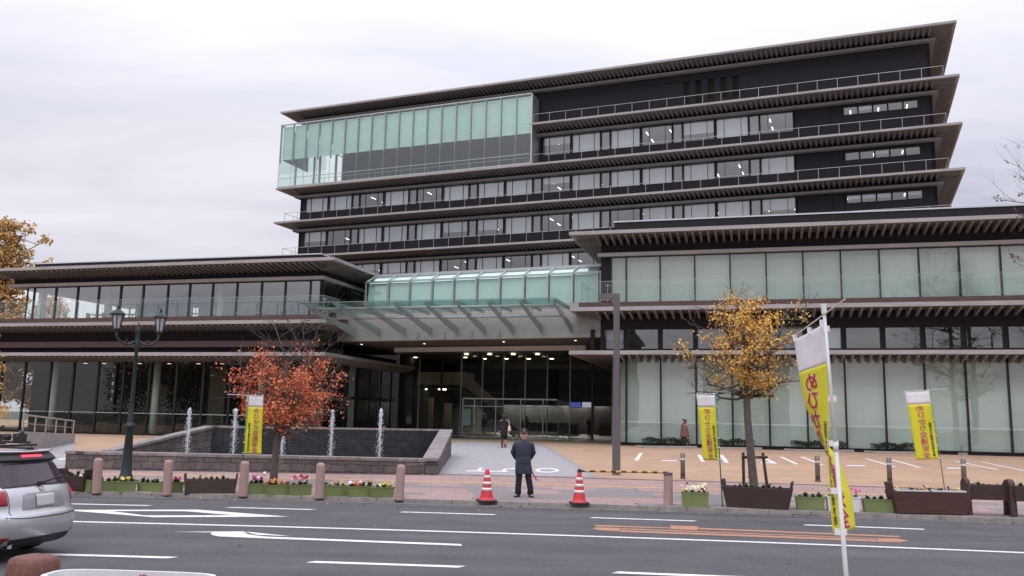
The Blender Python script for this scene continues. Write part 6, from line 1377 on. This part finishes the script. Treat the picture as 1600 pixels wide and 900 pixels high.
def rear(y, z, off=0.):
    bw, xr, xf = prof(z); a = (xr - xf) / 2; xc = (xr + xf) / 2; nb_ = lambda yy: xc + a * max(0., 1 - min(1, abs(yy / bw)) ** NE) ** (1 / NE)
    # the rear panel is also bowed in plan
    f = lambda yy, zz: (lambda q: (q[1] + q[2]) / 2 + (q[1] - q[2]) / 2 * max(0., 1 - min(1, abs(yy / q[0])) ** NE) ** (1 / NE) - .07 * (min(1, abs(yy / q[0]))) ** 2)(prof(zz))
    x = f(y, z); e_ = .01; dy = (f(y + e_, z) - f(y - e_, z)) / (2 * e_); dz = (f(y, z + e_) - f(y, z - e_)) / (2 * e_); n_ = Vector((1, -dy, -dz)).normalized()
    return Vector((x, y, z)) + n_ * off
def side(x, z, s, off=0.):
    bw, xr, xf = prof(z); a = (xr - xf) / 2; xc = (xr + xf) / 2; return Vector((x, s * (bw * max(0., 1 - min(1, abs((x - xc) / a)) ** NE) ** (1 / NE) + off), z))
b = MB(); rings = []
for z, bw, xr, xf in LV_:
    a = (xr - xf) / 2; xc = (xr + xf) / 2; rg = []
    for k in range(72):
        t = 2 * math.pi * k / 72; x = xc + math.copysign(abs(math.cos(t)) ** (2 / NE), math.cos(t)) * a; y = math.copysign(abs(math.sin(t)) ** (2 / NE), math.sin(t)) * bw
        if x > xc: x -= .07 * (abs(y) / bw) ** 2 * min(1, (x - xc) / a) ** 4
        rg.append(Vector((x, y, z)))
    rings.append(rg)
b.loft(rings); b.build('body', M_CAR, car, smooth=True)
def patch(name, y0, y1, z0, z1, m, off=.006, parent=car, n=12, k=6, taper=0., th=None, zc=0.):
    b = MB()
    def fn(i, j):
        z = z0 + (z1 - z0) * j; yy = y0 + (y1 - y0) * i; yy *= (1 - taper * j); return rear(yy, z + zc * (2 * i - 1) ** 2, off)
    b.grid(fn, n, k); o = b.build(name, m, parent, smooth=True, fix=False)
    if th: s = o.modifiers.new('t', 'SOLIDIFY'); s.thickness = th; s.offset = 1
    return o
patch('rear_window', -.66, .66, 1.05, 1.335, M_CARG, .008, taper=.13, zc=-.025, n=16)
patch('window_seal', -.685, .685, 1.03, 1.345, M_PLAST, .004, taper=.13, zc=-.02, n=16)
sp = patch('spoiler', -.60, .60, 1.345, 1.435, M_PLAST, .02, taper=.06, th=.05)
patch('brake_light', -.19, .19, 1.382, 1.404, emit('brake_glow', (1, .03, .05), 2.0), .075)
b = MB(); b.grid(lambda i, j: rear((-.61 + 1.22 * i), 1.425 + .02 * j, .02 + .10 * (1 - j)), 12, 2); o = b.build('roof_lip', M_CAR, car, smooth=True, fix=False); s_ = o.modifiers.new('t', 'SOLIDIFY'); s_.thickness = .02
for s in (-1, 1):
    nm = 'tail_light'; b = MB()
    b.grid(lambda i, j: rear(s * (.60 + .235 * i), .79 + .20 * j * (1 - .12 * i), .010), 10, 6); o = b.build(nm, M_RED, car, smooth=True, fix=False); s_ = o.modifiers.new('t', 'SOLIDIFY'); s_.thickness = .012
    b = MB(); b.grid(lambda i, j: rear(s * (.70 + .13 * i), .87 + .06 * j, .022), 6, 4); b.build('lit_lens', emit('tail_glow', (1, .04, .06), .9), o, smooth=True, fix=False)
    b = MB(); b.grid(lambda i, j: rear(s * (.58 + .20 * i), .325 + .04 * j, .010), 6, 2); b.build('reflector', M_RED, car, smooth=True, fix=False)
    for ax in (-.92, -3.55):
        b = MB(); b.grid(lambda i, j: side(ax + .36 * math.cos(math.pi * i) * (.4 + .6 * j), .21 + .42 * math.sin(math.pi * i) * (.4 + .6 * j), s, .004), 16, 3); b.build('wheel_arch', M_PLAST, car, fix=False)
        b = MB(); cy = s * .76; prf = [(.19, -.10), (.29, -.105), (.315, -.08), (.318, .08), (.29, .105), (.19, .10)]
        b.loft([[Vector((ax + r_ * math.cos(t), cy + yy, .318 + r_ * math.sin(t))) for t in [2 * math.pi * k / 28 for k in range(28)]] for r_, yy in prf]); t_ = b.build('wheel', M_PLAST, car, smooth=True); t_.data.materials[0] = mat('tyre', (.014, .014, .014), .8)
        b = MB(); b.loft([[Vector((ax + r_ * math.cos(t), cy + s * yy, .318 + r_ * math.sin(t))) for t in [2 * math.pi * k / 20 for k in range(20)]] for r_, yy in ((.19, .07), (.185, .10), (.06, .085), (.03, .10))]); b.build('rim', M_ALU, t_, smooth=True)
    b = MB(); b.grid(lambda i, j: side(-.55 - 2.2 * i, 1.03 + .30 * j, s, .006), 14, 4); b.build('side_window', M_CARG, car, smooth=True, fix=False)
    b = MB(); b.tube([(-.75, s * .60, 1.47), (-.85, s * .60, 1.52), (-2.1, s * .60, 1.53), (-2.25, s * .60, 1.47)], .018, 8); b.build('roof_rail', M_PLAST, car, smooth=True)
patch('lower_bumper', -.74, .74, .215, .335, M_PLAST, .005, n=14)
b = MB(); b.grid(lambda i, j: rear(-.80 + 1.6 * i, .60 + .07 * abs(2 * i - 1) ** 4 + .012 * j, .004), 20, 1); b.build('bumper_seam', M_PLAST, car, fix=False)
b = MB()
for s in (-1, 1): b.grid(lambda i, j: rear(s * (.575 + .008 * j), .66 + .34 * i, .004), 8, 1)
b.build('hatch_seam', M_PLAST, car, fix=False)
patch('plate_recess', -.40, .40, .72, .925, mat('recess_shade_silver', (.36, .365, .385), .35, .5), .004, taper=.10)  # flat patch; the darker silver stands in for the recess shade
patch('number_plate', -.165, .165, .745, .91, mat('plate_pale', (.50, .49, .48), .6, noise=.08, nscale=3), .014, th=.008)
patch('handle_trim', -.30, .30, .925, .94, M_ALU, .012)
b = MB(); c = rear(0, .985, .012); nrm_ = (rear(0, .985, .02) - rear(0, .985, 0)).normalized(); ax_ = Vector((0, 1, 0)); az = nrm_.cross(ax_)
n = 24; b.tube([c + (ax_ * math.cos(2 * math.pi * k / n) + az * math.sin(2 * math.pi * k / n)) * .042 for k in range(n + 1)], .006, 6, False)
for (x0, z0), (x1, z1) in (((-.018, .036), (0, .004)), ((.018, .036), (0, .004)), ((-.034, .016), (-.014, -.034)), ((-.014, -.034), (0, -.004)), ((0, -.004), (.014, -.034)), ((.014, -.034), (.034, .016))): b.bar(c - ax_ * x0 - az * z0 * -1, c - ax_ * x1 - az * z1 * -1, .007)
b.build('emblem', M_ALU, car)
p0, p1 = rear(-.02, 1.05, .03), rear(.55, 1.12, .03); b = MB(); b.bar(p0, p1, .022, .014); b.lathe([(.03, -.02), (.03, .03)], rear(-.02, 1.045, .02), 10); b.build('wiper', M_PLAST, car)
b = MB(); b.tube([rear(-.50, .25, -.02), rear(-.50, .235, .03)], .03, 10); b.build('exhaust', M_ALU, car)
for s in (-1, 1): b = MB(); b.loft([[Vector((-2.95, s * .90, 1.02)) + Vector((x * .5, s * y, z)) for x, y, z in ((-.1, 0, -.06), (.1, 0, -.06), (.1, .16, -.05), (.1, .16, .06), (.1, 0, .07), (-.1, 0, .07))]]  + [[Vector((-2.95, s * .90, 1.02)) + Vector((x * .5 - .06, s * y * .9, z * .8)) for x, y, z in ((-.1, 0, -.06), (.1, 0, -.06), (.1, .16, -.05), (.1, .16, .06), (.1, 0, .07), (-.1, 0, .07))]]); b.build('wing_mirror', M_CAR, car)
rk_ = empty('roof_rack', car.location + (Matrix.Rotation(R(-11), 3, 'Z') @ Vector((-.85, 0, 1.455))), R(-11), 'black roof rack with bicycle clamps on top of the silver car', 'roof rack')
for x in (0, -1.0): b = MB(); b.bar((x, -.66, .03), (x, .66, .03), .05, .03); b.build('crossbar', M_PLAST, rk_)
for y in (.18, -.28):
    b = MB(); b.bar((.28, y, .08), (-1.2, y, .08), .07, .03); b.box(.05, .20, y - .05, y + .05, .08, .20); b.tube([(.12, y - .05, .15), (.16, y + .0, .22), (.10, y + .07, .24)], .026, 8); b.lathe([(.05, .0), (.065, .05), (.05, .09)], (-.10, y + .02, .10), 10); b.bar((-.5, y, .09), (-.15, y, .30), .03); b.build('bike_carrier', M_PLAST, rk_)

# ================================================================== what stands behind the photographer (seen in the glass)
WDM = lm('wood_leaf', [(.05, .055, .02), (.10, .06, .03), (.035, .045, .018), (.13, .08, .03)])
b = MB(); rk = random.Random(5)  # unseen tree belt, added to keep the ground-floor glass dark
for k in range(48000):
    u = rk.uniform(-150, -32); h_ = (12.5 if u < -30 else 6.5) + 1.6 * math.sin(u * .31) + 1.2 * math.sin(u * .83 + 2); z = h_ * math.sqrt(rk.random()); y = -26 + rk.uniform(-4, 4)
    a = rk.uniform(0, 6.283); leaf(b, Vector((u, y, z)), Vector((math.cos(a), math.sin(a), rk.uniform(-.6, .6))).normalized(), Vector((rk.gauss(0, 1), rk.gauss(0, 1), rk.gauss(0, 1))), rk.uniform(.35, .85), rk.uniform(.25, .5), rk.randrange(4))
def street_block(name, u0, u1, y0, h, col, label, roof=True):
    o = empty(name, ((u0 + u1) / 2, y0, .1), 0, label, 'building'); W_ = (u1 - u0) / 2; b_ = MB(); b_.box(-W_, W_, -8, 0, -.3, h); b_.build('wall', mat('render_' + name + str(int(h * 10)), col, .85, noise=.12, nscale=.4), o)
    if roof:
        b_ = MB(); b_.prism([(-W_ - .5, .6, h), (-W_ - .5, -8.6, h), (-W_ - .5, -4, h + 2.4)], [(W_ + .5, .6, h), (W_ + .5, -8.6, h), (W_ + .5, -4, h + 2.4)]); b_.build('roof', mat('roof_tiles', (.035, .036, .04), .6), o)
    else: b_ = MB(); b_.box(-W_ - .15, W_ + .15, -8.15, .15, h, h + .5); b_.build('roof_edge', M_CONC, o)
    n = int(W_ * 2 / 2.6)
    for f in range(int(h / 3)):
        for k in range(n):
            x = -W_ + (k + .5) * 2 * W_ / n; b_ = MB(); b_.box(x - .75, x + .75, 0, .05, f * 3 + .9, f * 3 + 2.3); w_ = b_.build('window', M_FRAME, o); b_ = MB(); b_.poly([(x - .68, .06, f * 3 + .97), (x + .68, .06, f * 3 + .97), (x + .68, .06, f * 3 + 2.23), (x - .68, .06, f * 3 + 2.23)]); b_.build('pane', M_CARG, w_)
street_block('shop_house', -68, -43, -18, 13.0, (.09, .085, .078), 'pale four-storey house across the street, left of the brown one')
street_block('shop_house', -41, -25, -19, 13.2, (.08, .068, .062), 'brown three-storey house across the street, facing the fountain')
street_block('shop_house', -13, -3, -20, 9.6, (.20, .17, .15), 'narrow three-storey house across the street, right of the brown one')
street_block('flat_block', -120, -88, -24, 6.5, (.22, .20, .18), 'low flat-roofed block added across the street for reflections, far left', False)  # unseen block, added to darken what the left wing glass reflects
tag(b.build('distant_woods', WDM, fix=False), 'dark belt of trees added across the street for its reflection in the glass', 'woods', kind='stuff')
for i, (u, v, hh) in enumerate(((22, -3, 19.5), (29, 2, 18.0))):
    P = WF.w(u, v, .1); rk = random.Random(50 + i); lb = []
    for k in range(26):
        t = rk.uniform(.3, 1); a = rk.uniform(0, 6.283); rr = 5.2 * math.sin(math.pi * min(.95, .25 + .75 * (t - .3) / .7)) * rk.uniform(.5, 1); lb.append((1 if t < .5 else (2 if t < .8 else 3), (rr * math.cos(a), rr * math.sin(a), hh * t), .10))
    tree('roadside_tree', P, lb, ['leafless roadside tree reflected in the right wing windows, nearer the middle', 'leafless roadside tree reflected in the right wing windows, at their right end'][i], 'tree', WDM, 250, .12, BARK, [((0, 0, -.1), .36), ((0, 0, hh * .25), .30), ((.2, 0, hh * .5), .22), ((0, .1, hh * .75), .12), ((0, 0, hh * .95), .05)], 'leafless trees across the street', seed=60 + i, tw=4, twl=.7)
